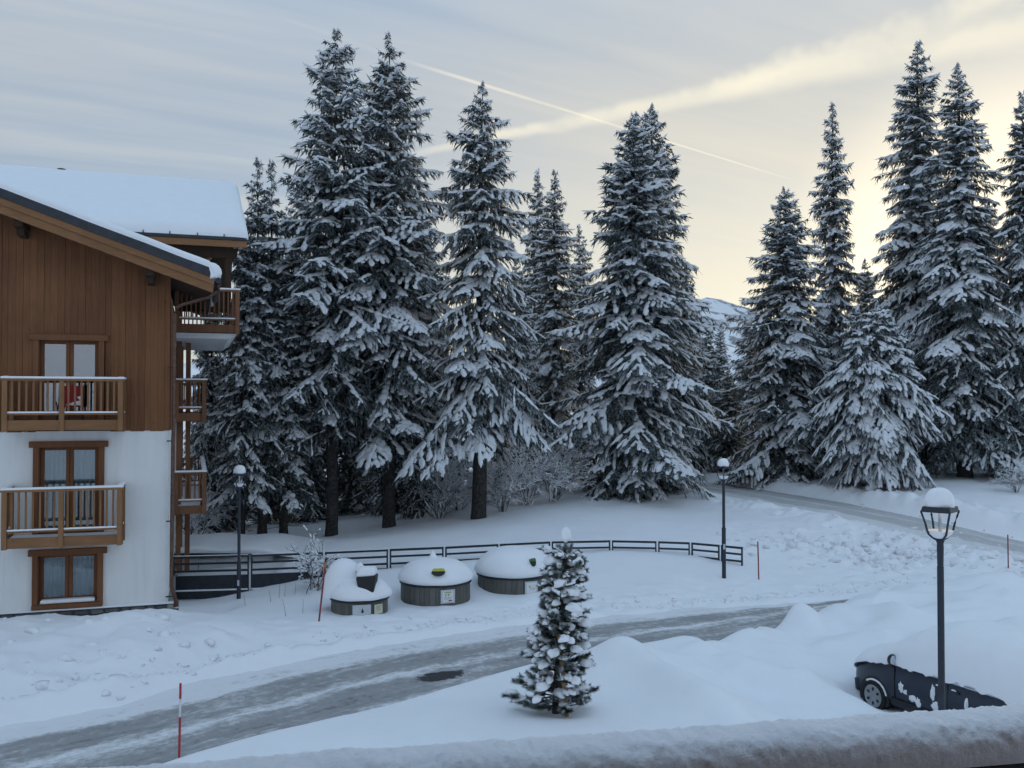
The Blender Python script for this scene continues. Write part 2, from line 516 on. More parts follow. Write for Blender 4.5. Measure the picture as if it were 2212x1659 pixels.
# ------------------------------------------------------------------ object helpers
def tag(o, label=None, cat=None, group=None, kind=None):
    if label:
        o['label'] = label
    if cat:
        o['category'] = cat
    if group:
        o['group'] = group
    if kind:
        o['kind'] = kind
    return o


def empty(name, loc=(0, 0, 0), rz=0.0, parent=None):
    o = bpy.data.objects.new(name, None)
    o.empty_display_size = 0.2
    COL.objects.link(o)
    o.location = loc
    o.rotation_euler = (0, 0, rz)
    o.parent = parent
    return o


def link(name, me, mat, parent=None, loc=None, rot=None, scale=None):
    o = bpy.data.objects.new(name, me)
    COL.objects.link(o)
    if mat is not None and len(me.materials) == 0:
        me.materials.append(mat)
    o.parent = parent
    if loc is not None:
        o.location = loc
    if rot is not None:
        o.rotation_euler = rot
    if scale is not None:
        o.scale = scale
    return o


def np_mesh(name, V, F, smooth=True, nside=3, mat_idx=None):
    """mesh from numpy arrays; F is (n, nside)"""
    me = bpy.data.meshes.new(name)
    V = np.asarray(V, dtype=np.float32)
    F = np.asarray(F, dtype=np.int32)
    me.vertices.add(len(V))
    me.vertices.foreach_set('co', V.ravel())
    nf = len(F)
    me.loops.add(nf * nside)
    me.loops.foreach_set('vertex_index', F.ravel())
    me.polygons.add(nf)
    me.polygons.foreach_set('loop_start', np.arange(nf, dtype=np.int32) * nside)
    me.polygons.foreach_set('loop_total', np.full(nf, nside, dtype=np.int32))
    if smooth:
        me.polygons.foreach_set('use_smooth', np.ones(nf, dtype=bool))
    if mat_idx is not None:
        me.polygons.foreach_set('material_index', np.asarray(mat_idx, dtype=np.int32))
    me.update(calc_edges=True)
    me.validate()
    return me


class MB:
    """collects simple shapes into one mesh"""
    def __init__(self):
        self.v = []
        self.f = []

    def add(self, vs, fs):
        o = len(self.v)
        self.v += [tuple(p) for p in vs]
        self.f += [tuple(i + o for i in f) for f in fs]
        return self

    def box(self, c, s, rz=0.0):
        x, y, z = c
        a, b, h = s[0] / 2, s[1] / 2, s[2] / 2
        ca, sa = math.cos(rz), math.sin(rz)
        vs = []
        for dz in (-h, h):
            for dx, dy in ((-a, -b), (a, -b), (a, b), (-a, b)):
                vs.append((x + dx * ca - dy * sa, y + dx * sa + dy * ca, z + dz))
        return self.add(vs, [(3, 2, 1, 0), (4, 5, 6, 7), (0, 1, 5, 4), (1, 2, 6, 5), (2, 3, 7, 6), (3, 0, 4, 7)])

    def hexa(self, vs):
        return self.add(vs, [(3, 2, 1, 0), (4, 5, 6, 7), (0, 1, 5, 4), (1, 2, 6, 5), (2, 3, 7, 6), (3, 0, 4, 7)])

    def tube(self, pts, rad, n=8, cap=True):
        pts = [Vector(p) for p in pts]
        if not hasattr(rad, '__len__'):
            rad = [rad] * len(pts)
        rings = []
        up = Vector((0, 0, 1))
        for i, p in enumerate(pts):
            a = pts[max(0, i - 1)]
            b = pts[min(len(pts) - 1, i + 1)]
            t = (b - a).normalized()
            ref = up if abs(t.dot(up)) < 0.95 else Vector((1, 0, 0))
            s = t.cross(ref).normalized()
            q = s.cross(t).normalized()
            rings.append([p + (s * math.cos(2 * PI * k / n) + q * math.sin(2 * PI * k / n)) * rad[i] for k in range(n)])
        vs = [p for r in rings for p in r]
        fs = []
        for i in range(len(pts) - 1):
            for k in range(n):
                k2 = (k + 1) % n
                fs.append((i * n + k, i * n + k2, (i + 1) * n + k2, (i + 1) * n + k))
        if cap:
            fs.append(tuple(range(n - 1, -1, -1)))
            fs.append(tuple((len(pts) - 1) * n + k for k in range(n)))
        return self.add(vs, fs)

    def lathe(self, prof, n=24, c=(0, 0, 0), wob=None):
        vs, fs = [], []
        for (r, z) in prof:
            for k in range(n):
                a = 2 * PI * k / n
                rr = r * (1 + (wob(a, z) if wob else 0))
                vs.append((c[0] + rr * math.cos(a), c[1] + rr * math.sin(a), c[2] + z))
        for i in range(len(prof) - 1):
            for k in range(n):
                k2 = (k + 1) % n
                fs.append((i * n + k, i * n + k2, (i + 1) * n + k2, (i + 1) * n + k))
        fs.append(tuple(range(n - 1, -1, -1)))
        fs.append(tuple((len(prof) - 1) * n + k for k in range(n)))
        return self.add(vs, fs)

    def prism(self, poly, axis, lo, hi):
        """poly: 2D outline; axis 'x','y' or 'z': direction of extrusion"""
        n = len(poly)
        vs = []
        for h in (lo, hi):
            for (a, b) in poly:
                vs.append({'x': (h, a, b), 'y': (a, h, b), 'z': (a, b, h)}[axis])
        fs = [tuple(range(n - 1, -1, -1)), tuple(range(n, 2 * n))]
        for k in range(n):
            k2 = (k + 1) % n
            fs.append((k, k2, n + k2, n + k))
        return self.add(vs, fs)

    def mesh(self, name, bevel=0.0, seg=2, smooth=False, angle=35):
        me = bpy.data.meshes.new(name)
        bm = bmesh.new()
        vs = [bm.verts.new(p) for p in self.v]
        for f in self.f:
            try:
                bm.faces.new([vs[i] for i in f])
            except ValueError:
                pass
        bmesh.ops.recalc_face_normals(bm, faces=bm.faces)
        if bevel:
            bmesh.ops.bevel(bm, geom=list(bm.edges), offset=bevel, segments=seg, profile=0.5, affect='EDGES', clamp_overlap=True)
        if smooth:
            for f in bm.faces:
                f.smooth = True
            for e in bm.edges:
                if len(e.link_faces) == 2 and e.calc_face_angle(0) > R(angle):
                    e.smooth = False
        bm.to_mesh(me)
        bm.free()
        return me

    def obj(self, name, mat, parent=None, bevel=0.0, seg=2, smooth=False, angle=35, loc=None, rot=None):
        return link(name, self.mesh(name, bevel, seg, smooth, angle), mat, parent, loc, rot)


_unit = {}


def piece(name, mat, c, s, parent, rz=0.0, rot=None, bevel=True):
    """a box-shaped piece; alike pieces share one mesh"""
    key = (mat.name, bevel)
    if key not in _unit:
        mb = MB().box((0, 0, 0), (1, 1, 1))
        me = mb.mesh('piece_' + mat.name)
        me.materials.append(mat)
        _unit[key] = me
    o = bpy.data.objects.new(name, _unit[key])
    COL.objects.link(o)
    o.parent = parent
    o.location = c
    o.rotation_euler = rot if rot else (0, 0, rz)
    o.scale = s
    return o


# smooth noise on arrays
_perm = RNG.permutation(256)
_val = RNG.random(256)


def vnoise(x, y):
    xi = np.floor(x).astype(int)
    yi = np.floor(y).astype(int)
    xf, yf = x - xi, y - yi
    u = xf * xf * xf * (xf * (xf * 6 - 15) + 10)
    v = yf * yf * yf * (yf * (yf * 6 - 15) + 10)

    def h(a, b):
        return _val[_perm[(_perm[a & 255] + b) & 255]]
    return ((h(xi, yi) * (1 - u) + h(xi + 1, yi) * u) * (1 - v) + (h(xi, yi + 1) * (1 - u) + h(xi + 1, yi + 1) * u) * v) * 2 - 1


def fbm(x, y, s, octv=4, g=0.5):
    a, f, r = 1.0, s, 0.0
    for k in range(octv):
        r = r + a * vnoise(x * f + 17.3 * k, y * f - 9.1 * k)
        a *= g
        f *= 2.03
    return r

# ------------------------------------------------------------------ terrain
ROAD_FAR = np.array([(-20, 9.2), (-12.5, 14.2), (-9.1, 16.9), (-7.28, 18.5), (-5.15, 20.9), (-2.15, 23.0), (0.2, 24.4), (3.67, 25.7), (7.7, 26.9), (9.9, 27.6), (12.5, 28.8), (17, 31.2)])
ROAD_NEAR = np.array([(-15, 5.0), (-9.0, 9.6), (-6.0, 11.9), (-4.75, 13.4), (-2.9, 15.2), (-0.5, 17.5), (1.5, 19.6), (3.5, 20.7), (5.0, 21.9), (6.6, 23.3), (9.5, 26.1), (16, 29.6)])


def resample(P, n):
    s = np.concatenate([[0], np.cumsum(np.hypot(*np.diff(P, axis=0).T))])
    t = np.linspace(0, s[-1], n)
    return np.stack([np.interp(t, s, P[:, 0]), np.interp(t, s, P[:, 1])], 1), t


def smooth_line(P, n=90, it=6):
    Q, _ = resample(P, n)
    for _ in range(it):
        Q[1:-1] = (Q[:-2] + 2 * Q[1:-1] + Q[2:]) / 4
    return Q


ROAD_FAR = smooth_line(ROAD_FAR)
ROAD_NEAR = smooth_line(ROAD_NEAR)
ROAD_POLY = np.concatenate([ROAD_NEAR, ROAD_FAR[::-1]])

# upper road that climbs to the crest
UP_C = [W(1420, 1040, 50), W(1500, 1050, 47.5), W(1600, 1062, 44.5), W(1750, 1086, 41), W(1900, 1112, 38), W(2050, 1143, 35.8), W(2212, 1180, 34.2), W(2400, 1222, 33)]
UP_C = [Vector((p.x, p.y, p.z)) for p in UP_C]
UP_XY = smooth_line(np.array([(p.x, p.y) for p in UP_C]), 60, 8)

CP = [
    # edge of the wood
    (400, 1182, 37), (550, 1180, 36.5), (700, 1164, 37), (900, 1142, 37), (1050, 1121, 37.5), (1250, 1091, 40), (1420, 1068, 42.5), (1480, 1043, 46),
    (1600, 1040, 47.5), (1750, 1053, 44), (1900, 1072, 41), (2050, 1085, 39), (2212, 1088, 38.5),
    # slope behind the railing
    (1000, 1165, 33), (1250, 1130, 35.5), (1560, 1115, 38), (1400, 1150, 34), (1560, 1180, 32), (850, 1172, 33.5), (700, 1178, 33), (1150, 1150, 34),
    # along the railing
    (1320, 1190, 31.3), (1190, 1200, 31.1), (1460, 1193, 31), (1605, 1224, 29.9), (1560, 1217, 30.2), (1590, 1226, 29.4), (1640, 1240, 29.4), (960, 1218, 29.9), (820, 1232, 29.3), (700, 1246, 28.9), (620, 1262, 28.4), (550, 1276, 28.2), (470, 1291, 27.9), (400, 1302, 27.6), (400, 1296, 28.4), (520, 1280, 28.4),
    # upper road and the banks below it
    (1600, 1062, 44.5), (1750, 1086, 41), (1900, 1112, 38), (2050, 1143, 35.8), (2212, 1180, 34.2), (2400, 1222, 33), (1750, 1110, 38), (1850, 1133, 36.4), (1660, 1090, 40.5),
    (1900, 1152, 35.4), (1900, 1200, 32.5), (1900, 1240, 30), (2100, 1190, 33.4), (2212, 1215, 31.8), (2212, 1240, 30), (1750, 1200, 31.5), (1750, 1262, 28.8),
    (1640, 1252, 28.6), (1500, 1262, 28.2), (1300, 1250, 28.5), (1100, 1245, 28.3),
    # round the bins
    (777, 1330, 24.3), (940, 1309, 25.5), (1110, 1287, 26.8), (860, 1300, 26.2), (1025, 1285, 26.9), (720, 1300, 25.8), (860, 1330, 24.4), (1010, 1312, 25.3), (1200, 1285, 26.7),
    (780, 1268, 27.0), (640, 1292, 26.6), (900, 1262, 27.4),
    (950, 1342, 23.9), (1150, 1318, 25.1), (700, 1360, 22.5), (600, 1378, 21.8), (800, 1352, 23.0), (1350, 1302, 26.3), (1550, 1290, 27.0),
    # ploughed bank before the chalet
    (-150, 1368, 20.0), (0, 1363, 20.4), (100, 1360, 20.7), (200, 1348, 21.2), (300, 1336, 21.5), (365, 1330, 21.8), (420, 1345, 21.7), (470, 1385, 20.7), (430, 1335, 23.2),
    (515, 1300, 27.0), (620, 1300, 26.0), (690, 1342, 23.2), (400, 1312, 25.4), (560, 1394, 21.1), (520, 1372, 22.1), (300, 1420, 19.1), (100, 1440, 18.5), (100, 1505, 17.4), (300, 1468, 18.8), (430, 1440, 19.5),
    (-150, 1460, 17.8),
    # garden this side of the road
    (400, 1643, 13.3), (750, 1557, 15.0), (1100, 1474, 17.1), (600, 1640, 13.2), (1000, 1600, 14.0), (1200, 1547, 15.1), (800, 1659, 12.9), (1480, 1600, 14), (1650, 1562, 16.5), (1740, 1542, 17.3), (1560, 1575, 15.4),
    (1800, 1524, 18.0), (1890, 1538, 18.2), (1868, 1510, 19.3), (1930, 1555, 17.4), (1990, 1575, 16.2), (2100, 1600, 15), (2212, 1600, 14.5), (1270, 1450, 17.8), (1310, 1440, 18.2), (1150, 1500, 16.4),
    # hummocks up to the road
    (1360, 1425, 18.6), (1459, 1415, 20), (1549, 1402, 21), (1594, 1392, 21.6), (1687, 1374, 22.6), (1729, 1350, 23.8), (1785, 1336, 24.3), (1850, 1320, 25), (1880, 1308, 25.6), (2000, 1290, 26.5), (2212, 1274, 28),
    (1560, 1480, 18.6), (1600, 1455, 20.0), (1700, 1425, 21.0), (1850, 1404, 21.8), (1500, 1440, 19.6), (2000, 1355, 22.5), (2150, 1305, 25), (1950, 1425, 20), (2080, 1400, 21),
]
PTS = [tuple(W(*c)) for c in CP]
for p in [(-12.5, 22.3, 0.25), (-9.2, 23.6, 0.25), (-16, 21.5, 0.3), (-11, 27, 0.0), (-14, 30, -0.2), (-14, 38, -0.2), (-30, 5, 0.3), (-30, 30, 0.0), (-30, 60, -0.3), (0, 60, 1.4), (30, 60, 2.4), (38, 44, 1.6),
          (38, 20, 0.4), (30, 5, 0.4), (0, 0, 0.6), (-15, 0, 0.4), (15, 0, 0.5), (0, 6, 0.62), (-4, 9, 0.6), (5, 8, 0.6), (8, 11, 0.5), (10, 6, 0.5), (-22, 16, 0.4), (15, 55, 2.0), (-12, 50, -0.1)]:
    PTS.append(p)
PTS = np.array(PTS)


def tps_fit(P, lam=0.02):
    n = len(P)
    X = P[:, :2] / 10.0
    d = np.hypot(X[:, None, 0] - X[None, :, 0], X[:, None, 1] - X[None, :, 1])
    K = np.where(d > 1e-9, d * d * np.log(np.maximum(d, 1e-9)), 0) + lam * np.eye(n)
    A = np.zeros((n + 3, n + 3))
    A[:n, :n] = K
    A[:n, n] = 1
    A[:n, n + 1:] = X
    A[n, :n] = 1
    A[n + 1:, :n] = X.T
    b = np.zeros(n + 3)
    b[:n] = P[:, 2]
    return X, np.linalg.solve(A, b)


TPS = tps_fit(PTS)


def tps_eval(x, y):
    X, w = TPS
    sh = x.shape
    x, y = x.ravel() / 10.0, y.ravel() / 10.0
    out = w[-3] + w[-2] * x + w[-1] * y
    for i in range(len(X)):
        d2 = (x - X[i, 0]) ** 2 + (y - X[i, 1]) ** 2
        out += w[i] * 0.5 * d2 * np.log(np.maximum(d2, 1e-18))
    return out.reshape(sh)


def seg_dist(x, y, P):
    """distance to a polyline"""
    best = np.full(x.shape, 1e9)
    for a, b in zip(P[:-1], P[1:]):
        d = b - a
        L = d @ d
        if L < 1e-12:
            continue
        t = np.clip(((x - a[0]) * d[0] + (y - a[1]) * d[1]) / L, 0, 1)
        best = np.minimum(best, np.hypot(x - a[0] - t * d[0], y - a[1] - t * d[1]))
    return best


def inside(x, y, P):
    r = np.zeros(x.shape, bool)
    j = len(P) - 1
    for i in range(len(P)):
        xi, yi = P[i]
        xj, yj = P[j]
        c = ((yi > y) != (yj > y)) & (x < (xj - xi) * (y - yi) / (yj - yi + 1e-12) + xi)
        r ^= c
        j = i
    return r


def sstep(a, b, x):
    t = np.clip((x - a) / (b - a), 0, 1)
    return t * t * (3 - 2 * t)


# soft hummocks: (px, py of the top, distance, width, length, turn, height)
HUM = [
    (1360, 1392, 18.4, 0.75, 1.05, 0.5, 0.27), (1425, 1450, 17.3, 0.60, 1.8, -0.95, 0.34), (1505, 1530, 15.9, 0.65, 1.5, -0.95, 0.28), (1300, 1450, 17.2, 0.6, 1.1, 0.5, 0.14),
    (1459, 1384, 20.0, 0.5, 0.9, 0.2, 0.16), (1549, 1378, 20.9, 0.45, 0.6, 0.2, 0.16), (1594, 1360, 21.5, 0.42, 0.5, 0.0, 0.22), (1625, 1358, 21.8, 0.35, 0.5, 0.0, 0.16), (1687, 1350, 22.4, 0.6, 0.8, 0.0, 0.15),
    (1729, 1296, 23.8, 0.55, 0.7, 0.4, 0.46), (1755, 1320, 23.2, 0.5, 0.7, 0.4, 0.22), (1808, 1304, 24.6, 0.5, 0.5, 0.0, 0.16), (1850, 1294, 25.0, 0.38, 0.5, 0.0, 0.16), (1885, 1272, 25.7, 0.9, 1.2, 0.0, 0.22),
    (1985, 1258, 26.6, 1.1, 1.4, 0.2, 0.25), (2110, 1255, 27.5, 1.2, 1.5, 0.3, 0.28), (2190, 1245, 27.5, 1.0, 1.2, 0.0, 0.25), (2060, 1300, 24.6, 1.4, 1.0, 0.3, 0.24), (2180, 1290, 24.8, 1.2, 1.2, 0.2, 0.28),
    (1560, 1430, 19.0, 0.9, 2.2, -0.55, 0.26), (1680, 1440, 19.2, 0.8, 2.0, -0.5, 0.24), (1500, 1455, 18.2, 0.5, 1.0, -0.6, 0.20), (1600, 1490, 17.3, 0.7, 1.5, -0.5, 0.20), (1640, 1540, 16.0, 0.6, 1.0, -0.7, 0.24),
    (1760, 1400, 20.5, 0.8, 1.6, -0.4, 0.22), (1850, 1370, 21.8, 0.9, 1.6, -0.2, 0.22), (1930, 1330, 23.3, 1.0, 1.4, 0.1, 0.20), (1745, 1480, 18.0, 0.7, 1.5, -0.4, 0.18),
    (1690, 1390, 20.9, 0.5, 0.9, -0.2, 0.16), (1620, 1400, 20.3, 0.45, 0.8, -0.3, 0.14), (2010, 1315, 23.8, 0.7, 0.9, 0.1, 0.15), (1940, 1290, 25.0, 0.7, 0.9, 0.1, 0.16),
    (1575, 1545, 15.6, 0.45, 0.8, -0.8, 0.14), (1460, 1500, 16.6, 0.4, 0.9, -0.9, 0.12),
]
HUM_W = []
for (px, py, d, w, l, tn, h) in HUM:
    p = W(px, py, d)
    HUM_W.append((p.x, p.y, w, l, tn, h))
HUM_S = []
_hr = random.Random(31)
for _k in range(58):
    _px = _hr.uniform(1500, 2230)
    _py = _hr.uniform(1278 if _px > 1880 else 1405, 1470)
    _d = 5.25 * 2050 / (_py - 870)
    _p = W(_px, _py, _d)
    if _px > 1840 and _py > 1395:
        continue
    HUM_S.append((_p.x, _p.y, _hr.uniform(0.28, 0.62), _hr.uniform(0.35, 1.0), _hr.uniform(-1.2, 0.6), _hr.uniform(0.07, 0.19)))
DEBRIS_A = W(1880, 1190, 33)
TREE_WELL = W(1200, 1545, 15.2)


def ground_z(x, y):
    x = np.asarray(x, float)
    y = np.asarray(y, float)
    xc = np.clip(x, -30, 38)
    yc = np.clip(y, 0, 60)
    z = tps_eval(xc, yc)
    far = np.hypot(x - xc, y - yc)
    z = z + sstep(60, 900, far) * 14.0
    # gentle unevenness of fallen snow
    z = z + 0.035 * fbm(xc, yc, 0.55, 3) * sstep(9, 16, yc)
    for (hx, hy, w, l, tn, h) in HUM_W:
        ca, sa = math.cos(tn), math.sin(tn)
        dx, dy = xc - hx, yc - hy
        a = (dx * ca + dy * sa) / l
        b = (-dx * sa + dy * ca) / w
        r = np.sqrt(a * a + b * b)
        z = z + 1.25 * h * np.exp(-(r ** 2.0) * 1.5)
    hs = np.zeros_like(z)
    for (hx, hy, w, l, tn, h) in HUM_S:
        ca, sa = math.cos(tn), math.sin(tn)
        dx, dy = xc - hx, yc - hy
        r2 = ((dx * ca + dy * sa) / l) ** 2 + ((-dx * sa + dy * ca) / w) ** 2
        hs = np.maximum(hs, h * np.exp(-r2 * 1.4))
    z = z + hs
    drift = sstep(2.0, 4.0, xc) * sstep(27.0, 24.0, yc + 0.0) * sstep(13.0, 15.0, yc)
    rid = 1 - np.abs(fbm(xc * 0.9 + yc * 0.5, yc * 0.9 - xc * 0.5, 0.42, 3, 0.45))
    z = z + drift * (0.26 * (rid - 0.7) + 0.05 * fbm(xc, yc, 1.1, 2))
    # rough spoil thrown up by the plough: the bank below the chalet and the heap by the upper road
    bank = sstep(-3.2, -5.2, xc + 0.0) * sstep(15.5, 17.0, yc) * sstep(24.2, 22.8, yc)
    bank2 = sstep(3.2, 0.4, seg_dist(xc, yc, ROAD_FAR))
    z = z + 0.10 * bank
    rough = np.maximum(bank * 0.45, bank2 * 0.7)
    heap = np.exp(-(((xc - DEBRIS_A.x) / 4.2) ** 2 + ((yc - DEBRIS_A.y) / 2.9) ** 2))
    heap2 = np.exp(-(((xc - 17.0) / 2.2) ** 2 + ((yc - 31.5) / 2.2) ** 2))
    rough = np.maximum(rough, np.maximum(heap * 2.2, heap2 * 1.8))
    upd = seg_dist(xc, yc, UP_XY)
    rough = np.maximum(rough, 1.2 * np.exp(-((upd - 3.0) / 1.0) ** 2))
    lumps = np.abs(fbm(xc, yc, 1.5, 4, 0.55))
    z = z + rough * (0.10 * lumps - 0.045 + 0.035 * fbm(xc, yc, 4.2, 3, 0.55))
    # ridges of cast-off snow beside the upper road
    z = z + 0.30 * np.exp(-((upd - 2.7) / 0.55) ** 2) * (0.6 + 0.5 * fbm(xc, yc, 0.9, 3)) * sstep(60, 36, yc)
    zu = np.interp(xc, [p.x for p in UP_C], [p.z for p in UP_C])
    z = np.where(upd < 2.6, z + (np.minimum(z, zu) - z) * sstep(2.6, 1.6, upd), z)
    # road bed
    ins = inside(xc, yc, ROAD_POLY)
    dn = seg_dist(xc, yc, ROAD_NEAR)
    df = seg_dist(xc, yc, ROAD_FAR)
    k = np.where(ins, np.minimum(sstep(0.0, 0.55, dn), sstep(0.0, 0.75, df)), 0.0)
    edge_rag = 0.03 * fbm(xc, yc, 2.2, 3)
    z = z + (np.minimum(z, -0.16 + edge_rag * 0.5) - z) * k
    outn = np.where(~ins, sstep(1.1, 0.0, df), 0.0)
    z = z + (np.minimum(z, 0.03 + 0.10 * np.abs(fbm(xc, yc, 1.9, 3)) + 0.22 * (df / 1.1)) - z) * outn * 0.8
    # sunken yard behind the left end of the railing
    pit = sstep(-12.9, -12.3, xc) * sstep(-7.4, -8.3, xc) * sstep(28.75, 29.15, yc) * sstep(31.75, 31.5, yc)
    z = z + (np.minimum(z, -0.75) - z) * pit
    pw = W(562, 1394, 21.1)
    z = z - 0.14 * np.exp(-(((xc - pw.x) * 0.8 + (yc - pw.y) * 0.6) / 1.5) ** 2 - (((xc - pw.x) * -0.6 + (yc - pw.y) * 0.8) / 0.55) ** 2)
    z = z + bank * 0.10 * fbm(xc, yc, 0.8, 3, 0.5)
    # trodden hollow round the young pine
    rw = np.hypot(xc - TREE_WELL.x, (yc - TREE_WELL.y) * 1.2)
    z = z + 0.10 * np.exp(-(rw / 1.3) ** 2) - 0.09 * np.exp(-(rw / 0.52) ** 4)
    # snow lies lower along the flank of the parked car
    cw = W(1905, 1540, 18.3)
    ca_, sa_ = math.cos(R(114.9)), math.sin(R(114.9))
    dx_, dy_ = xc - cw.x, yc - cw.y
    al_ = dx_ * ca_ + dy_ * sa_
    ac_ = -dx_ * sa_ + dy_ * ca_
    kcar = np.exp(-((al_ + 0.9) / 1.55) ** 4 - (ac_ / 0.55) ** 4)
    z = z + (np.minimum(z, -0.36 + 0.03 * fbm(xc, yc, 1.5, 2)) - z) * kcar
    # cleared corner beside the downpipe
    z = z - 0.30 * np.exp(-(((xc + 8.35) / 0.75) ** 4 + ((yc - 25.6) / 1.0) ** 4))
    return z


def gz(x, y):
    return float(ground_z(np.array([float(x)]), np.array([float(y)]))[0])


def axis(lo, hi, step, far):
    core = np.arange(lo, hi + 1e-6, step)
    g = []
    d, p = step, hi
    while p < far:
        d *= 1.35
        p += d
        g.append(p)
    h = []
    d, p = step, lo
    while p > -far:
        d *= 1.35
        p -= d
        h.append(p)
    return np.concatenate([h[::-1], core, g])


def build_ground():
    xs = axis(-17.0, 21.0, 0.105, 4000)
    ys = axis(10.5, 47.0, 0.105, 4000)
    X, Y = np.meshgrid(xs, ys)
    Z = ground_z(X, Y)
    V = np.stack([X, Y, Z], -1).reshape(-1, 3)
    nx, ny = len(xs), len(ys)
    i = np.arange((nx - 1) * (ny - 1))
    r, c = i // (nx - 1), i % (nx - 1)
    a = r * nx + c
    F = np.stack([a, a + 1, a + nx + 1, a + nx], 1)
    me = np_mesh('ground', V, F, True, 4)
    o = link('ground', me, M['snow_ground'])
    tag(o, 'deep undisturbed blue-shaded snow over gardens, banks and slopes', 'ground', kind='structure')


build_ground()


def strip_mesh(name, A, B, mat, n_across, zfun, label, flip=False):
    n = len(A)
    s = np.concatenate([[0], np.cumsum(np.hypot(*np.diff((A + B) / 2, axis=0).T))])
    V, UV = [], []
    for j in range(n_across + 1):
        t = j / n_across
        P = A * (1 - t) + B * t
        z = zfun(P[:, 0], P[:, 1], t)
        V.append(np.stack([P[:, 0], P[:, 1], z], 1))
        UV.append(np.stack([s, np.full(n, t)], 1))
    V = np.concatenate(V)
    UV = np.concatenate(UV)
    i = np.arange((n - 1) * n_across)
    r, c = i // (n - 1), i % (n - 1)
    a = r * n + c
    F = np.stack([a, a + 1, a + n + 1, a + n], 1)
    me = np_mesh(name, V, F, True, 4)
    uv = me.uv_layers.new(name='lane')
    lo = np.empty(len(me.loops), dtype=np.int32)
    me.loops.foreach_get('vertex_index', lo)
    uv.data.foreach_set('uv', UV[lo].astype(np.float32).ravel())
    o = link(name, me, mat)
    tag(o, label, 'road', kind='structure')
    return o


def rz_main(x, y, t):
    return 0.0 + 0.018 * fbm(x, y, 0.5, 3) - 0.03 * np.exp(-((t - 0.36) / 0.035) ** 2) - 0.03 * np.exp(-((t - 0.64) / 0.035) ** 2) - 0.03 * np.exp(-((t - 0.12) / 0.035) ** 2) + 0.012 * fbm(x, y, 3.0, 3)


RA, _ = resample(ROAD_NEAR, 300)
RB, _ = resample(ROAD_FAR, 300)
strip_mesh('road', RA, RB, M['road'], 80, rz_main, 'icy lower road with grey wheel tracks and packed snow')


def up_edges(half):
    U, _ = resample(UP_XY, 160)
    d = np.gradient(U, axis=0)
    d /= np.hypot(d[:, 0], d[:, 1])[:, None]
    nrm = np.stack([-d[:, 1], d[:, 0]], 1)
    return U - nrm * half, U + nrm * half


UA, UB = up_edges(2.1)


def rz_up(x, y, t):
    U, _ = resample(UP_XY, 160)
    return ground_z(x, y) + 0.022 - 0.05 * (2 * t - 1) ** 6


strip_mesh('road', UB, UA, M['track'], 20, rz_up, 'icy track climbing to the crest below the spruces')

# mountain beyond the trees
def build_mountain():
    n, k = 420, 26
    az = np.linspace(R(-180), R(180), n)
    V = []
    prof = 0.045 + 0.066 * np.exp(-((az - R(11.0)) / R(5.0)) ** 2) + 0.17 * sstep(R(60), R(125), np.abs(az)) + 0.012 * np.interp(az, [R(-70), R(0), R(70)], [1, 0, 2])
    prof = prof + 0.006 * fbm(az * 14, az * 0, 1.0, 4)
    for j in range(k):
        t = j / (k - 1)
        rr = 900 + 1500 * t
        h = prof * 2400 * (t ** 1.25)
        x, y = np.sin(az) * rr, np.cos(az) * rr
        h = h + 22 * fbm(x / 130, y / 130, 1.0, 4) * t
        V.append(np.stack([x, y, h - 6], 1))
    V = np.concatenate(V)
    i = np.arange((n - 1) * (k - 1))
    r, c = i // (n - 1), i % (n - 1)
    a = r * n + c
    F = np.stack([a, a + 1, a + n + 1, a + n], 1)
    m, t, b, out = new_mat('mountain_snow')
    p = pos(t)
    nn = t.noise(p, 0.011, 6.0, 0.62)
    n2 = t.noise(p, 0.06, 4.0, 0.6)
    f = t.ss(t.m('ADD', nn, t.m('MULTIPLY', n2, 0.18)), 0.66, 0.71)
    t.l.new(t.mix(f, (0.80, 0.82, 0.85), (0.24, 0.26, 0.28)), b.inputs['Base Color'])
    b.inputs['Roughness'].default_value = 0.9
    o = link('mountain', np_mesh('mountain', V, F, True, 4), m)
    tag(o, 'distant snow-covered mountain with a dark wooded flank', 'mountain', kind='structure')


build_mountain()

# ------------------------------------------------------------------ chalet
K = W(365, 930, 24.2)
KX, KY = K.x, K.y
CH = empty('chalet', (KX, KY, 0), ANG)
tag(CH, 'snow-roofed chalet with brown plank gable over white rendered storeys', 'chalet')
UVEC = Vector((math.cos(ANG), math.sin(ANG), 0))
VVEC = Vector((-math.sin(ANG), math.cos(ANG), 0))


def BL(px, py, v0):
    """spot of the photograph on the upright plane v0 metres behind the chalet front, in the chalet's own axes"""
    r = ray(px, py)
    o = Vector((-KX, -KY, EYE))
    k = (v0 - o.dot(VVEC) + 0.0) / r.dot(VVEC)
    p = o + r * k
    return Vector((p.dot(UVEC), v0, p.z))


def BS(px, py, u0):
    r = ray(px, py)
    o = Vector((-KX, -KY, EYE))
    k = (u0 - o.dot(UVEC)) / r.dot(UVEC)
    p = o + r * k
    return Vector((u0, p.dot(VVEC), p.z))


ZB = BL(300, 930, 0).z          # planks meet render
ZP = BL(200, 1313, 0).z         # top of the stone footing
LEFT = -9.6
RIDGE_U = -5.4
WALL_T = 0.28


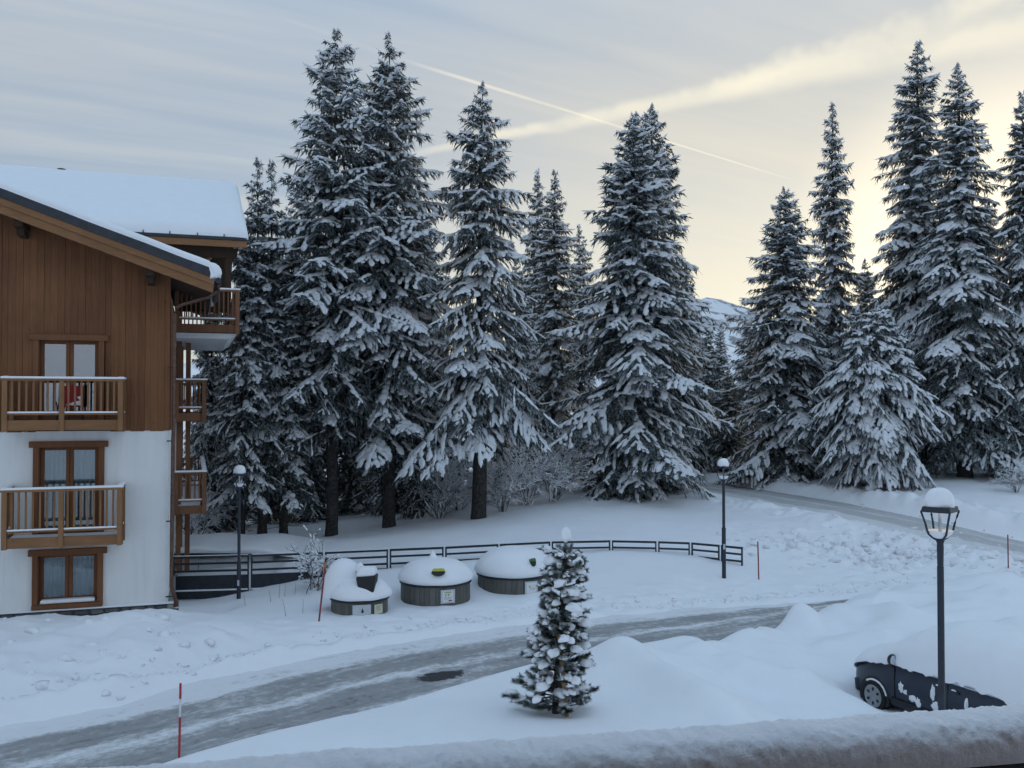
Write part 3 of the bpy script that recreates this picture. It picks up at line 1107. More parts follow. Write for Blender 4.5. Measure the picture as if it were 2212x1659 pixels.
def holes_wall(name, mat, u0, u1, z0, z1, holes, v0=0.0, th=WALL_T, parent=CH):
    """upright wall with rectangular openings"""
    us = sorted({u0, u1, *[h[0] for h in holes], *[h[1] for h in holes]})
    zs = sorted({z0, z1, *[h[2] for h in holes], *[h[3] for h in holes]})
    bm = bmesh.new()
    vt = {}

    def vv(u, y, z):
        k = (round(u, 4), round(y, 4), round(z, 4))
        if k not in vt:
            vt[k] = bm.verts.new((u, y, z))
        return vt[k]

    def solid(i, j):
        if i < 0 or j < 0 or i >= len(us) - 1 or j >= len(zs) - 1:
            return False
        cu, cz = (us[i] + us[i + 1]) / 2, (zs[j] + zs[j + 1]) / 2
        return not any(h[0] < cu < h[1] and h[2] < cz < h[3] for h in holes)
    a, b = v0, v0 + th
    for i in range(len(us) - 1):
        for j in range(len(zs) - 1):
            if not solid(i, j):
                continue
            U0, U1, Z0, Z1 = us[i], us[i + 1], zs[j], zs[j + 1]
            bm.faces.new([vv(U0, a, Z0), vv(U1, a, Z0), vv(U1, a, Z1), vv(U0, a, Z1)])
            bm.faces.new([vv(U0, b, Z1), vv(U1, b, Z1), vv(U1, b, Z0), vv(U0, b, Z0)])
            if not solid(i - 1, j):
                bm.faces.new([vv(U0, a, Z1), vv(U0, b, Z1), vv(U0, b, Z0), vv(U0, a, Z0)])
            if not solid(i + 1, j):
                bm.faces.new([vv(U1, a, Z0), vv(U1, b, Z0), vv(U1, b, Z1), vv(U1, a, Z1)])
            if not solid(i, j - 1):
                bm.faces.new([vv(U0, a, Z0), vv(U0, b, Z0), vv(U1, b, Z0), vv(U1, a, Z0)])
            if not solid(i, j + 1):
                bm.faces.new([vv(U0, a, Z1), vv(U1, a, Z1), vv(U1, b, Z1), vv(U0, b, Z1)])
    me = bpy.data.meshes.new(name)
    bm.to_mesh(me)
    bm.free()
    return link(name, me, mat, parent)


# openings: inner edges of the wooden surrounds
def rect(x0, y0, x1, y1):
    a, b = BL(x0, y0, 0), BL(x1, y1, 0)
    return [a.x, b.x, b.z, a.z]


W_UP = rect(84, 733, 213, 927)
W_MID = rect(84, 965, 213, 1150)
W_LOW = rect(82, 1199, 211, 1298)
W_UP[2] = ZB + 0.10
W_MID[2] = ZB - 2.8 + 0.12
STEP = 3.05
more_w = [[w[0] - STEP * 1.05, w[1] - STEP * 1.05, w[2], w[3]] for w in (W_MID, W_LOW)]
holes_wall('wall', M['render'], LEFT, 0.0, ZP, ZB, [W_MID, W_LOW] + more_w)
MB().box((-0.14, 6.3, (ZP + ZB) / 2), (0.28, 11.9, ZB - ZP)).obj('side_wall', M['render'], CH)
MB().box((LEFT + 0.14, 6.3, (ZP + ZB) / 2), (0.28, 11.9, ZB - ZP)).obj('side_wall', M['render'], CH)
MB().box((-4.8, 12.4, (ZP + ZB) / 2 + 1.4), (9.6, 0.28, ZB - ZP + 2.8)).obj('back_wall', M['render'], CH)
# near-black sheet painted as the shade of the rooms behind the glass
MB().box((-4.8, 1.75, (ZP + ZB) / 2 + 1.5), (9.0, 0.06, ZB - ZP + 3)).obj('room_shade_sheet', M['room'], CH)

# ---- gable roof heights (underside of the front roof)
TIP = BL(460, 632, -1.13)        # lower right corner of the front beam
SL = 0.355
EAVE_U = TIP.x


def roof_under(u):
    uu = u if u > RIDGE_U else 2 * RIDGE_U - u
    return TIP.z + (EAVE_U - uu) * SL


# plank backing and single planks
back = MB()
poly = [(LEFT, ZB), (0.0, ZB), (0.0, roof_under(0.0) + 0.25), (RIDGE_U, roof_under(RIDGE_U) + 0.25), (LEFT, roof_under(LEFT) + 0.25)]
WU = W_UP
for (u0, u1, z0, z1) in ((LEFT, WU[0], ZB, None), (WU[1], 0.0, ZB, None), (WU[0], WU[1], WU[3], None), (WU[0], WU[1], ZB, WU[2])):
    if z1 is None:
        us = [u0] + ([RIDGE_U] if u0 < RIDGE_U < u1 else []) + [u1]
        for a, b in zip(us[:-1], us[1:]):
            za, zb = roof_under(a) + 0.25, roof_under(b) + 0.25
            back.hexa([(a, 0.03, z0), (b, 0.03, z0), (b, 0.25, z0), (a, 0.25, z0), (a, 0.03, za), (b, 0.03, zb), (b, 0.25, zb), (a, 0.25, za)])
    else:
        back.hexa([(u0, 0.03, z0), (u1, 0.03, z0), (u1, 0.25, z0), (u0, 0.25, z0), (u0, 0.03, z1), (u1, 0.03, z1), (u1, 0.25, z1), (u0, 0.25, z1)])
cl = back.obj('cladding', M['dark_wood'], CH)
u = 0.02
k = 0
while u > LEFT + 0.2:
    w = 0.135 + 0.04 * ((k * 7) % 3) / 2
    a, b = u - w, u - 0.004
    thick = 0.030 + 0.006 * ((k * 5) % 3)
    spans = [(ZB - 0.02, None)]
    if b > WU[0] and a < WU[1]:
        spans = [(WU[3], None)]
    for (z0, z1) in spans:
        za, zb = roof_under(a) + 0.22, roof_under(b) + 0.22
        o = MB().hexa([(a, 0.03 - thick, z0), (b, 0.03 - thick, z0), (b, 0.035, z0), (a, 0.035, z0),
                       (a, 0.03 - thick, za), (b, 0.03 - thick, zb), (b, 0.035, zb), (a, 0.035, za)]).obj('plank', M['clad'], cl)
    u -= w
    k += 1
# side cladding (seen almost edge-on)
MB().box((-0.10, 6.3, ZB + 1.75), (0.24, 12.0, 3.5)).obj('side_cladding', M['clad'], CH)
MB().box((LEFT + 0.10, 6.3, ZB + 1.75), (0.24, 12.0, 3.5)).obj('side_cladding', M['clad'], CH)
for q in range(3):
    MB().box((0.05, 0.10 + 0.15 * q, ZB + 1.65), (0.035, 0.13, 3.3)).obj('plank', M['beam_v'] if q == 0 else M['clad'], cl)


def window(hole, kind, cur=True, sill_low=True):
    u0, u1, z0, z1 = hole
    t = 0.13
    mb = MB()
    mb.box(((u0 + u1) / 2, -0.045, z1 + t / 2 - 0.01), (u1 - u0 + 2 * t + 0.16, 0.13, t + 0.02))
    for s in (-1, 1):
        e = u0 - t / 2 + 0.01 if s < 0 else u1 + t / 2 - 0.01
        mb.box((e, -0.035, (z0 + z1) / 2 - 0.03), (t, 0.10, z1 - z0 + 0.06))
    if sill_low:
        mb.box(((u0 + u1) / 2, -0.06, z0 - 0.055), (u1 - u0 + 2 * t - 0.02, 0.18, 0.10))
    w = mb.obj('window', M['frame_v'], CH, bevel=0.008, seg=1)
    # reveals
    for s in (-1, 1):
        e = u0 + 0.012 if s < 0 else u1 - 0.012
        piece('reveal', M['frame_v'], (e, 0.10, (z0 + z1) / 2), (0.024, 0.20, z1 - z0), w)
    piece('reveal', M['frame_v'], ((u0 + u1) / 2, 0.10, z1 - 0.012), (u1 - u0 - 0.05, 0.20, 0.024), w)
    mid = (u0 + u1) / 2
    for s in (-1, 1):
        a, b = (u0 + 0.026, mid - 0.004) if s < 0 else (mid + 0.004, u1 - 0.026)
        f = MB()
        fw = 0.085
        f.box(((a + fw / 2), 0.17, (z0 + z1) / 2), (fw, 0.06, z1 - z0 - 0.03))
        f.box(((b - fw / 2), 0.17, (z0 + z1) / 2), (fw, 0.06, z1 - z0 - 0.03))
        f.box(((a + b) / 2, 0.17, z1 - 0.015 - fw / 2), (b - a - 2 * fw, 0.06, fw))
        low = 0.10 if kind == 'low' else 0.30
        f.box(((a + b) / 2, 0.17, z0 + 0.015 + low / 2), (b - a - 2 * fw, 0.06, low))
        f.obj('sash', M['frame_v'], w, bevel=0.006, seg=1)
        gz0, gz1 = z0 + 0.015 + low, z1 - 0.015 - fw
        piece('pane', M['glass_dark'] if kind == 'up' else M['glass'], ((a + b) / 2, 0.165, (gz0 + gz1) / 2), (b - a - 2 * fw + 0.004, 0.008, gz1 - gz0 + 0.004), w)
        if cur:
            cm = MB()
            nseg = 26
            for q in range(nseg):
                ua, ub = a + (b - a) * q / nseg, a + (b - a) * (q + 1) / nseg
                ya = 0.30 + 0.025 * math.sin(q * 1.3) + 0.01 * math.sin(q * 2.9)
                yb = 0.30 + 0.025 * math.sin((q + 1) * 1.3) + 0.01 * math.sin((q + 1) * 2.9)
                cm.add([(ua, ya, z0), (ub, yb, z0), (ub, yb, z1), (ua, ya, z1)], [(0, 1, 2, 3)])
            cm.obj('curtain', M['curtain'], w, smooth=True, angle=80)
    return w


window(W_UP, 'up', cur=False, sill_low=False)
window(W_MID, 'mid', sill_low=False)
wl = window(W_LOW, 'low')
mb = MB()
mb.box(((W_LOW[0] + W_LOW[1]) / 2, 0.02, W_LOW[2] + 0.055), (W_LOW[1] - W_LOW[0] - 0.12, 0.22, 0.10))
mb.obj('sill_snow', M['snow'], wl, bevel=0.04, seg=3, smooth=True)
for h in more_w:
    window(h, 'low', sill_low=False)

# stone footing
foot = MB().box((LEFT / 2 + 0.03, 0.0, ZP / 2 - 0.30), (-LEFT + 0.14, 0.12, ZP + 0.58)).obj('plinth', M['mortar'], CH)
rs = random.Random(5)
z = ZP - 0.015
row = 0
while z > -0.35:
    hh = rs.uniform(0.09, 0.17)
    u = 0.105 - rs.uniform(0, 0.2)
    first = True
    while u > -5.2:
        ww = rs.uniform(0.16, 0.46)
        if first:
            u = 0.10
            first = False
        nseg = 7
        pts = []
        for k in range(nseg):
            a = 2 * PI * k / nseg + rs.uniform(-0.2, 0.2)
            ex = math.copysign(abs(math.cos(a)) ** 0.55, math.cos(a))
            ez = math.copysign(abs(math.sin(a)) ** 0.55, math.sin(a))
            pts.append((u - ww / 2 + ex * (ww / 2 - 0.010), z - hh / 2 + ez * (hh / 2 - 0.008)))
        pr = rs.uniform(0.025, 0.06)
        mb = MB()
        n = len(pts)
        cu, cz = u - ww / 2, z - hh / 2
        mb.add([(p[0], -0.055, p[1]) for p in pts] + [(cu + (p[0] - cu) * 0.82, -0.06 - pr, cz + (p[1] - cz) * 0.78) for p in pts],
               [tuple(range(n, 2 * n))] + [(k, (k + 1) % n, n + (k + 1) % n, n + k) for k in range(n)])
        mb.obj('stone', M['stone'], foot, smooth=True, angle=25)
        u -= ww
    z -= hh
MB().box((LEFT / 2 + 0.05, -0.035, ZP + 0.02), (-LEFT + 0.2, 0.16, 0.045)).obj('plinth_snow', M['snow'], foot, bevel=0.015, smooth=True)
MB().box((0.06, 5.9, ZP / 2 - 0.3), (0.12, 12.4, ZP + 0.58)).obj('plinth_return', M['concrete'], CH)


# ---- balconies
def railing(root, u0, u1, y, z0, z1, nb, mid_posts, mats, snow=True, along='u', step=None):
    """one side of a balcony: posts, boards, balusters (all pieces of the balcony root)"""
    L = u1 - u0

    def P(name, mat, a, zc, la, ly, lz, dy=0.0):
        if along == 'u':
            return piece(name, mat, (a, y + dy, zc), (la, ly, lz), root)
        return piece(name, mat, (y - dy, a, zc), (ly, la, lz), root)
    posts = [u0 + 0.055] + [u0 + L * q for q in mid_posts] + [u1 - 0.055]
    mh, mv = mats
    H = z1 - z0
    for a in posts:
        P('post', mv, a, (z0 + z1) / 2 - 0.03, 0.11, 0.09, H - 0.06, -0.02)
    P('handrail', mh, (u0 + u1) / 2, z1 - 0.03, L + 0.06, 0.13, 0.055)
    for a, b in zip(posts[:-1], posts[1:]):
        P('base_board', mh, (a + b) / 2, z0 + 0.14, b - a - 0.112, 0.05, 0.24)
        P('lower_rail', mh, (a + b) / 2, z0 + 0.405, b - a - 0.112, 0.06, 0.045)
        n = max(2, int(round((b - a) / step)) if step else nb)
        for q in range(1, n):
            P('baluster', mv, a + (b - a) * q / n, (z0 + 0.43 + z1 - 0.06) / 2, 0.045, 0.035, z1 - 0.06 - z0 - 0.43)
        if snow:
            zz = z0 + 0.428
            mb = MB()
            if along == 'u':
                mb.box(((a + b) / 2, y - 0.01, zz + 0.018), (b - a - 0.114, 0.075, 0.04))
            else:
                mb.box((y + 0.01, (a + b) / 2, zz + 0.018), (0.075, b - a - 0.114, 0.04))
            mb.obj('rail_snow', M['snow'], root, bevel=0.012, smooth=True)
    if snow:
        mb = MB()
        if along == 'u':
            mb.box(((u0 + u1) / 2, y, z1 + 0.022), (L + 0.07, 0.14, 0.055))
        else:
            mb.box((y, (u0 + u1) / 2, z1 + 0.022), (0.14, L + 0.07, 0.055))
        mb.obj('rail_snow', M['snow'], root, bevel=0.02, seg=3, smooth=True)


def balcony(px0, px1, py_top, py_bot, proj, side_snow=True):
    a = BL(px0, py_top, -proj)
    b = BL(px1, py_bot, -proj)
    u0, u1, z1, z0 = a.x, b.x, a.z, b.z
    root = MB().box(((u0 + u1) / 2, -proj / 2 - 0.02, z0 + 0.10), (u1 - u0 - 0.12, proj - 0.08, 0.14)).obj('balcony', M['beam_h'], CH)
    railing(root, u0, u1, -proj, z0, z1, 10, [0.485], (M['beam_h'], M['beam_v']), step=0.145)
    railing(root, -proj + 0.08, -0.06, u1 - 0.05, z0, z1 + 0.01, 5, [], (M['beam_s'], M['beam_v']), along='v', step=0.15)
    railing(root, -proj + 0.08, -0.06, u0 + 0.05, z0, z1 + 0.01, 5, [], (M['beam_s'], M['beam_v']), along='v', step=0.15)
    MB().box(((u0 + u1) / 2, -proj / 2 - 0.02, z0 + 0.20), (u1 - u0 - 0.2, proj - 0.2, 0.06)).obj('floor_snow', M['snow'], root, bevel=0.02, smooth=True)
    return u0, u1, z0, z1


b1 = balcony(5, 265, 817, 930, 0.95)
b2 = balcony(4, 263, 1059, 1177, 0.95)


def side_balcony(u1, v0, v1, z0, z1, soffit=None, snow=True):
    root = MB().box((u1 / 2 + 0.02, (v0 + v1) / 2, z0 + 0.10), (u1 - 0.08, v1 - v0 - 0.1, 0.14)).obj('balcony', M['side_v'], CH)
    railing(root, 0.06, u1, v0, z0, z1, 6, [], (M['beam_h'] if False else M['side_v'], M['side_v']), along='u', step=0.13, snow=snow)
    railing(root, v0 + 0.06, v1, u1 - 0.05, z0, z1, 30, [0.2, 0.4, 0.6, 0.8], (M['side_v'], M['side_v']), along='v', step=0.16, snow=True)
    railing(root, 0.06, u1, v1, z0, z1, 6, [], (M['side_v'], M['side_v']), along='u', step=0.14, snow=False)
    if soffit:
        MB().hexa([(0.0, v0 + 0.02, z0 - 0.16), (u1 - 0.30, v0 + 0.02, z0 - 0.16), (u1 - 0.30, v1, z0 - 0.16), (0.0, v1, z0 - 0.16),
                   (0.0, v0 + 0.02, z0 - 0.002), (u1 - 0.06, v0 + 0.02, z0 - 0.002), (u1 - 0.06, v1, z0 - 0.002), (0.0, v1, z0 - 0.002)]).obj('soffit', M['soffit'], root)
    MB().box((u1 / 2, (v0 + v1) / 2, z0 + 0.20), (u1 - 0.3, v1 - v0 - 0.3, 0.05)).obj('floor_snow', M['snow'], root, bevel=0.015, smooth=True)
    return root


pa = BL(445, 1019, 4.5)
pb = BL(445, 1110, 4.5)
side_balcony(pa.x, 4.5, 12.3, pb.z, pa.z)
pc = BL(445, 821, 4.5)
pd = BL(445, 911, 4.5)
side_balcony(pc.x, 4.5, 9.5, pd.z, pc.z)
pe = BL(517, 627, 3.7)
pf = BL(517, 721, 3.7)
side_balcony(pe.x, 3.7, 10.5, pf.z, pe.z, soffit=True)
# upright timbers carrying the side balconies
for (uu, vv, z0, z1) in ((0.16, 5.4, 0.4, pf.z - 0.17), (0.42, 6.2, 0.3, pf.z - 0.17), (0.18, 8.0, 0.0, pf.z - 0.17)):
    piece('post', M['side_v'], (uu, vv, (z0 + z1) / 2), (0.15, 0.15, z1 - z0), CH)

# ---- front roof
def roof_part(name, mat, dz0, dz1, v0, v1, u_over=0.0, bevel=0.0, right_only=False):
    mb = MB()
    e = EAVE_U + u_over
    el = 2 * RIDGE_U - e
    zr = roof_under(RIDGE_U)
    ze = roof_under(EAVE_U) - u_over * SL
    mb.hexa([(RIDGE_U, v0, zr + dz0), (e, v0, ze + dz0), (e, v1, ze + dz0), (RIDGE_U, v1, zr + dz0),
             (RIDGE_U, v0, zr + dz1), (e, v0, ze + dz1), (e, v1, ze + dz1), (RIDGE_U, v1, zr + dz1)])
    me = mb.obj(name, mat, CH, bevel=bevel, seg=3, smooth=bevel > 0)
    mb = MB()
    mb.hexa([(el, v0, ze + dz0), (RIDGE_U, v0, zr + dz0), (RIDGE_U, v1, zr + dz0), (el, v1, ze + dz0),
             (el, v0, ze + dz1), (RIDGE_U, v0, zr + dz1), (RIDGE_U, v1, zr + dz1), (el, v1, ze + dz1)])
    mb.obj(name, mat, CH, bevel=bevel, seg=3, smooth=bevel > 0)
    return me


V_R = 9.0
roof_part('verge_beam', M['beam_h'], 0.0, 0.20, -1.13, -0.99)
roof_part('barge_board', M['beam_h'], 0.20, 0.36, -1.17, -1.05, 0.02)
roof_part('roof_boards', M['dark_wood'], 0.215, 0.34, -1.045, V_R, -0.01)
roof_part('metal_edge', M['metal_dark'], 0.362, 0.58, -1.20, V_R, 0.05)
# purlins carrying the overhang
for uu in (-0.45, -3.35, -6.9):
    zz = roof_under(uu)
    mb = MB()
    mb.box((uu, -0.45, zz + 0.03), (0.22, 1.05, 0.32))
    mb.box((uu, -0.30, zz - 0.20), (0.18, 0.62, 0.16))
    mb.obj('purlin', M['dark_wood'], CH, bevel=0.02)


def snow_slab(name, rows, parent, noise_amp=0.02, mat=None):
    """smooth skin through a grid of points, closed below"""
    A = np.array(rows)
    nr, nc = A.shape[:2]
    V = A.reshape(-1, 3)
    i = np.arange((nr - 1) * (nc - 1))
    r, c = i // (nc - 1), i % (nc - 1)
    a = r * nc + c
    F = np.stack([a, a + nc, a + nc + 1, a + 1], 1)
    me = np_mesh(name, V, F, True, 4)
    return link(name, me, mat or M['snow'], parent)


# snow on the front roof: section across the slope (rounded over eave), swept from the verge back
def front_snow():
    rows = []
    sec = []
    n = 40
    thick = 0.20
    for side in (1,):
        pass
    us = np.concatenate([np.linspace(RIDGE_U - 5.0, RIDGE_U, 12), np.linspace(RIDGE_U, EAVE_U - 0.1, 40)[1:]])
    for iv, v in enumerate(np.concatenate([[-1.21, -1.23, -1.21, -1.13, -0.98], np.linspace(-0.7, V_R, 30)])):
        row = []
        lift = [0.0, 0.07, 0.13, 0.175, 0.195][iv] if iv < 5 else 0.20
        for u in us:
            row.append((u, v, roof_under(u) + 0.575 + lift + 0.012 * mnoise.noise(Vector((u * 1.3, v * 1.3, 0)))))
        ze = roof_under(EAVE_U)
        for k in range(9):   # nose hanging over the gutter
            a = PI / 2 - k * PI / 8 * 1.02
            q = min(1.0, lift / 0.17)
            uu = EAVE_U - 0.06 + 0.27 * math.cos(a) * q
            zz = ze + 0.54 - 0.06 + lift * 0.7 * (0.3 + 0.7 * math.sin(a) if a > 0 else 0.3) + 0.17 * math.sin(a) * q - 0.02
            row.append((uu, v, zz))
        rows.append(row)
    o = snow_slab('roof_snow', rows, CH)
    return o


front_snow()

# gutter and downpipe
ge = roof_under(EAVE_U) + 0.30
mb = MB()
mb.tube([(EAVE_U + 0.13, -1.15, ge), (EAVE_U + 0.13, V_R * 0.4, ge - 0.02)], 0.075, 10)
mb.obj('gutter', M['metal_dark'], CH, smooth=True)
g0 = BL(462, 630, -0.55)
g1 = BL(452, 641, -0.35)
g2 = BL(405, 655, -0.12)
pts = [(EAVE_U + 0.13, -0.8, ge - 0.02), (EAVE_U + 0.12, -0.75, ge - 0.20), (EAVE_U - 0.05, -0.62, ge - 0.34), (0.30, -0.16, ge - 0.52), (0.15, -0.10, ge - 0.60), (0.115, -0.09, ge - 0.78), (0.115, -0.09, ZB + 0.35), (0.115, -0.09, ZB + 0.1), (0.10, -0.13, ZB - 0.25)]
pts += [(0.10, -0.13, ZB - 0.5), (0.085, -0.13, 1.2), (0.085, -0.13, 0.95), (0.16, -0.10, 0.72), (0.20, -0.09, 0.55)]
mb = MB()
mb.tube(pts, 0.05, 10)
mb.obj('downpipe', M['copper'], CH, smooth=True, angle=60)
MB().tube([(0.20, -0.09, 0.57), (0.21, -0.09, -0.3)], 0.062, 12).obj('drain_shoe', M['rusty'], CH, smooth=True)
MB().tube([(0.20, -0.09, 0.40), (0.20, -0.09, 0.43)], 0.068, 12).obj('pipe_collar', M['white_tape'], CH, smooth=True)
for zz in (ZB - 0.27, ZB - 2.3, ZB - 4.2, ZB + 1.6):
    piece('pipe_bracket', M['metal_dark'], (0.05, -0.11, zz), (0.20, 0.05, 0.03), CH)

# ---- rear wing with its ridge parallel to the front
EV = BL(533, 514, 3.31)
RV = 10.7
RZ = BL(515, 394, RV).z
WU1 = EV.x
eth = 0.36
zE = EV.z - 0.05


def wing_z(v):
    return zE + (RZ - 0.36 - zE) * (v - 3.31) / (RV - 3.31)


mb = MB()
mb.hexa([(-13, 3.31, wing_z(3.31) - 0.14), (WU1, 3.31, wing_z(3.31) - 0.14), (WU1, RV, wing_z(RV) - 0.14), (-13, RV, wing_z(RV) - 0.14),
         (-13, 3.31, wing_z(3.31)), (WU1, 3.31, wing_z(3.31)), (WU1, RV, wing_z(RV)), (-13, RV, wing_z(RV))])
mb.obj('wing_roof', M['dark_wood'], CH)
mb = MB()
rv2 = 2 * RV - 3.31
mb.hexa([(-13, RV, wing_z(RV) - 0.14), (WU1, RV, wing_z(RV) - 0.14), (WU1, rv2, wing_z(3.31) - 0.14), (-13, rv2, wing_z(3.31) - 0.14),
         (-13, RV, wing_z(RV)), (WU1, RV, wing_z(RV)), (WU1, rv2, wing_z(3.31)), (-13, rv2, wing_z(3.31))])
mb.obj('wing_roof', M['dark_wood'], CH)
piece('eave_flashing', M['metal_dark'], (-5.4, 3.27, zE + 0.0), (WU1 * 2 + 2 * 5.4, 0.07, 0.09), CH)
piece('eave_fascia', M['beam_h'], (-5.4, 3.30, zE - 0.15), (WU1 * 2 + 2 * 5.4, 0.06, 0.19), CH)
mb = MB()
mb.hexa([(WU1 - 0.10, 3.36, zE - 0.32), (WU1 - 0.02, 3.36, zE - 0.32), (WU1 - 0.02, RV, wing_z(RV) - 0.40), (WU1 - 0.10, RV, wing_z(RV) - 0.40),
         (WU1 - 0.10, 3.36, zE - 0.142), (WU1 - 0.02, 3.36, zE - 0.142), (WU1 - 0.02, RV, wing_z(RV) - 0.142), (WU1 - 0.10, RV, wing_z(RV) - 0.142)])
mb.obj('barge_board', M['beam_s'], CH)
# wing timbers: wall, beams and brace under the eave
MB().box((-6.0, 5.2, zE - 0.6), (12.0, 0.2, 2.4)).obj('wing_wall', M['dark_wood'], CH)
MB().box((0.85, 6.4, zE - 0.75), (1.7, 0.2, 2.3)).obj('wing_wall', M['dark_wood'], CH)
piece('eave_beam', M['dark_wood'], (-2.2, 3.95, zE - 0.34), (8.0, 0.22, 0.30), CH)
piece('post', M['dark_wood'], (1.55, 3.95, zE - 1.1), (0.17, 0.17, 1.3), CH)
mb = MB()
mb.tube([(0.25, 3.93, zE - 1.15), (1.05, 3.93, zE - 0.48)], 0.055, 4)
mb.obj('brace', M['beam_h'], CH)


GUARDS = [BL(px, 534, 4.2).x for px in (262, 318, 376, 434, 490)]


def wing_snow():
    rows = []
    us = np.concatenate([np.linspace(-13, -3.5, 24), np.linspace(-3.4, 1.3, 96), WU1 - np.array([0.55, 0.35, 0.2, 0.1, 0.03, -0.02, -0.04, -0.03])])
    hs = np.concatenate([np.full(120, 1.0), [1.0, 0.985, 0.95, 0.89, 0.78, 0.6, 0.3, 0.0]])
    vs = np.concatenate([[3.26, 3.22, 3.22, 3.27, 3.36, 3.5, 3.7], np.linspace(3.85, RV - 0.5, 40), [RV - 0.25, RV, RV + 0.25], np.linspace(RV + 0.6, rv2, 8)])
    hv = np.concatenate([[0.0, 0.3, 0.6, 0.8, 0.92, 0.98, 1.0], np.full(40, 1.0), [0.97, 0.93, 0.97], np.full(8, 1.0)])
    for v, h in zip(vs, hv):
        row = []
        for u, g in zip(us, hs):
            zz = wing_z(v) if v < RV else wing_z(2 * RV - v)
            th = 0.42 + 0.03 * mnoise.noise(Vector((u * 0.5, v * 0.5, 2.0)))
            dent = 0.0
            for gu in GUARDS:
                dent += 0.055 * math.exp(-((u - gu) / 0.17) ** 2 - ((v - 4.25) / 0.10) ** 2)
            row.append((u, v, zz + 0.002 + th * h * g - dent))
        rows.append(row)
    # hollows over the snow guards
    return snow_slab('roof_snow', rows, CH)


wing_snow()
# snow guards: short bars
for k, px in enumerate((268, 320, 376, 434, 490)):
    p = BL(px, 533 - 27, 4.0)
    piece('snow_guard', M['metal_dark'], (p.x - 0.1, 3.22, zE + 0.06), (0.03, 0.03, 0.10), CH)
# vent on the ridge
pv = BL(133, 376, RV)
mb = MB()
mb.lathe([(0.075, -0.3), (0.075, 0.10), (0.15, 0.13), (0.155, 0.17), (0.10, 0.19), (0.06, 0.20)], 16, (pv.x, RV, pv.z))
mb.obj('roof_vent', M['metal_dark'], CH, smooth=True)

# ---- red folding chair on the upper balcony
cu = BL(152, 880, -0.4)
fl = b1[2] + 0.23
ch = empty('folding_chair', (KX + UVEC.x * cu.x + VVEC.x * -0.42, KY + UVEC.y * cu.x + VVEC.y * -0.42, fl), ANG)
tag(ch, 'red fabric folding chair with white print on the upper balcony', 'chair')
MB().hexa([(-0.27, 0.18, 0.36), (0.27, 0.18, 0.36), (0.27, 0.22, 0.36), (-0.27, 0.22, 0.36), (-0.27, 0.27, 0.86), (0.27, 0.27, 0.86), (0.27, 0.30, 0.86), (-0.27, 0.30, 0.86)]).obj('backrest', M['fabric_red'], ch, bevel=0.01)
MB().box((0, -0.02, 0.36), (0.52, 0.42, 0.04)).obj('seat', M['fabric_red'], ch, bevel=0.012)
MB().add([(-0.12, 0.162, 0.38), (0.25, 0.162, 0.38), (0.25, 0.212, 0.62), (0.12, 0.205, 0.58), (0.2, 0.185, 0.50), (0.02, 0.178, 0.45)], [(0, 1, 2, 3, 4, 5)]).obj('print', M['white_print'], ch)
for sx in (-1, 1):
    for (y0, y1) in ((-0.22, 0.22), (0.22, -0.22)):
        MB().tube([(sx * 0.28, y0, 0.0), (sx * 0.28, y1, 0.46)], 0.014, 6).obj('leg', M['black'], ch)
    MB().tube([(sx * 0.28, 0.20, 0.36), (sx * 0.28, 0.30, 0.90)], 0.014, 6).obj('upright', M['black'], ch)

# snowy ledge of the low garage behind the railing
GA = empty('garage', (W(470, 1230, 31.6).x, 31.6, -0.75), 0)
tag(GA, 'low sunken garage with white panel doors under a snow roof behind the railing', 'garage')
x0, x1 = -2.9, 1.75
zt = W(470, 1204, 31.6).z + 0.75
MB().box(((x0 + x1) / 2, 0.5, zt / 2), (x1 - x0, 0.3, zt)).obj('wall', M['panel_white'], GA)
n = 7
for k in range(n):
    a = x0 + 0.35 + (x1 - x0 - 0.4) * k / n
    piece('door_panel', M['panel_white'], (a + (x1 - x0 - 0.4) / n / 2, 0.32, zt * 0.48), ((x1 - x0 - 0.4) / n - 0.03, 0.06, zt * 0.86), GA)
for a in (x0 + 0.18, x0 + 0.32 + (x1 - x0 - 0.4) / n, ):
    piece('post', M['ink_grey'], (a, 0.30, zt * 0.5), (0.06, 0.14, zt), GA)
piece('slot', M['black'], (x0 + 1.28, 0.283, zt * 0.42), (0.48, 0.02, 0.09), GA)
piece('handle', M['black'], (x0 + 2.35, 0.283, zt * 0.52), (0.12, 0.02, 0.05), GA)
piece('fascia', M['metal_dark'], ((x0 + x1) / 2 - 0.7, 0.14, zt + 0.06), (x1 - x0 - 1.4, 0.10, 0.14), GA)
rows = []
for j, v in enumerate((0.05, 0.02, 0.05, 0.3, 1.0, 2.2, 3.6, 5.2)):
    row = []
    for k in range(24):
        x = x0 - 0.6 + (x1 - x0 + 2.2) * k / 23
        h = (0.0, 0.09, 0.16, 0.20, 0.22, 0.22, 0.18, -0.2)[j]
        row.append((x, v, zt + 0.13 + h * (0.9 + 0.2 * math.sin(k * 0.9)) - 0.28 * max(0, (k - 13) / 10) ** 2))
    rows.append(row)
snow_slab('roof_snow', rows, GA)

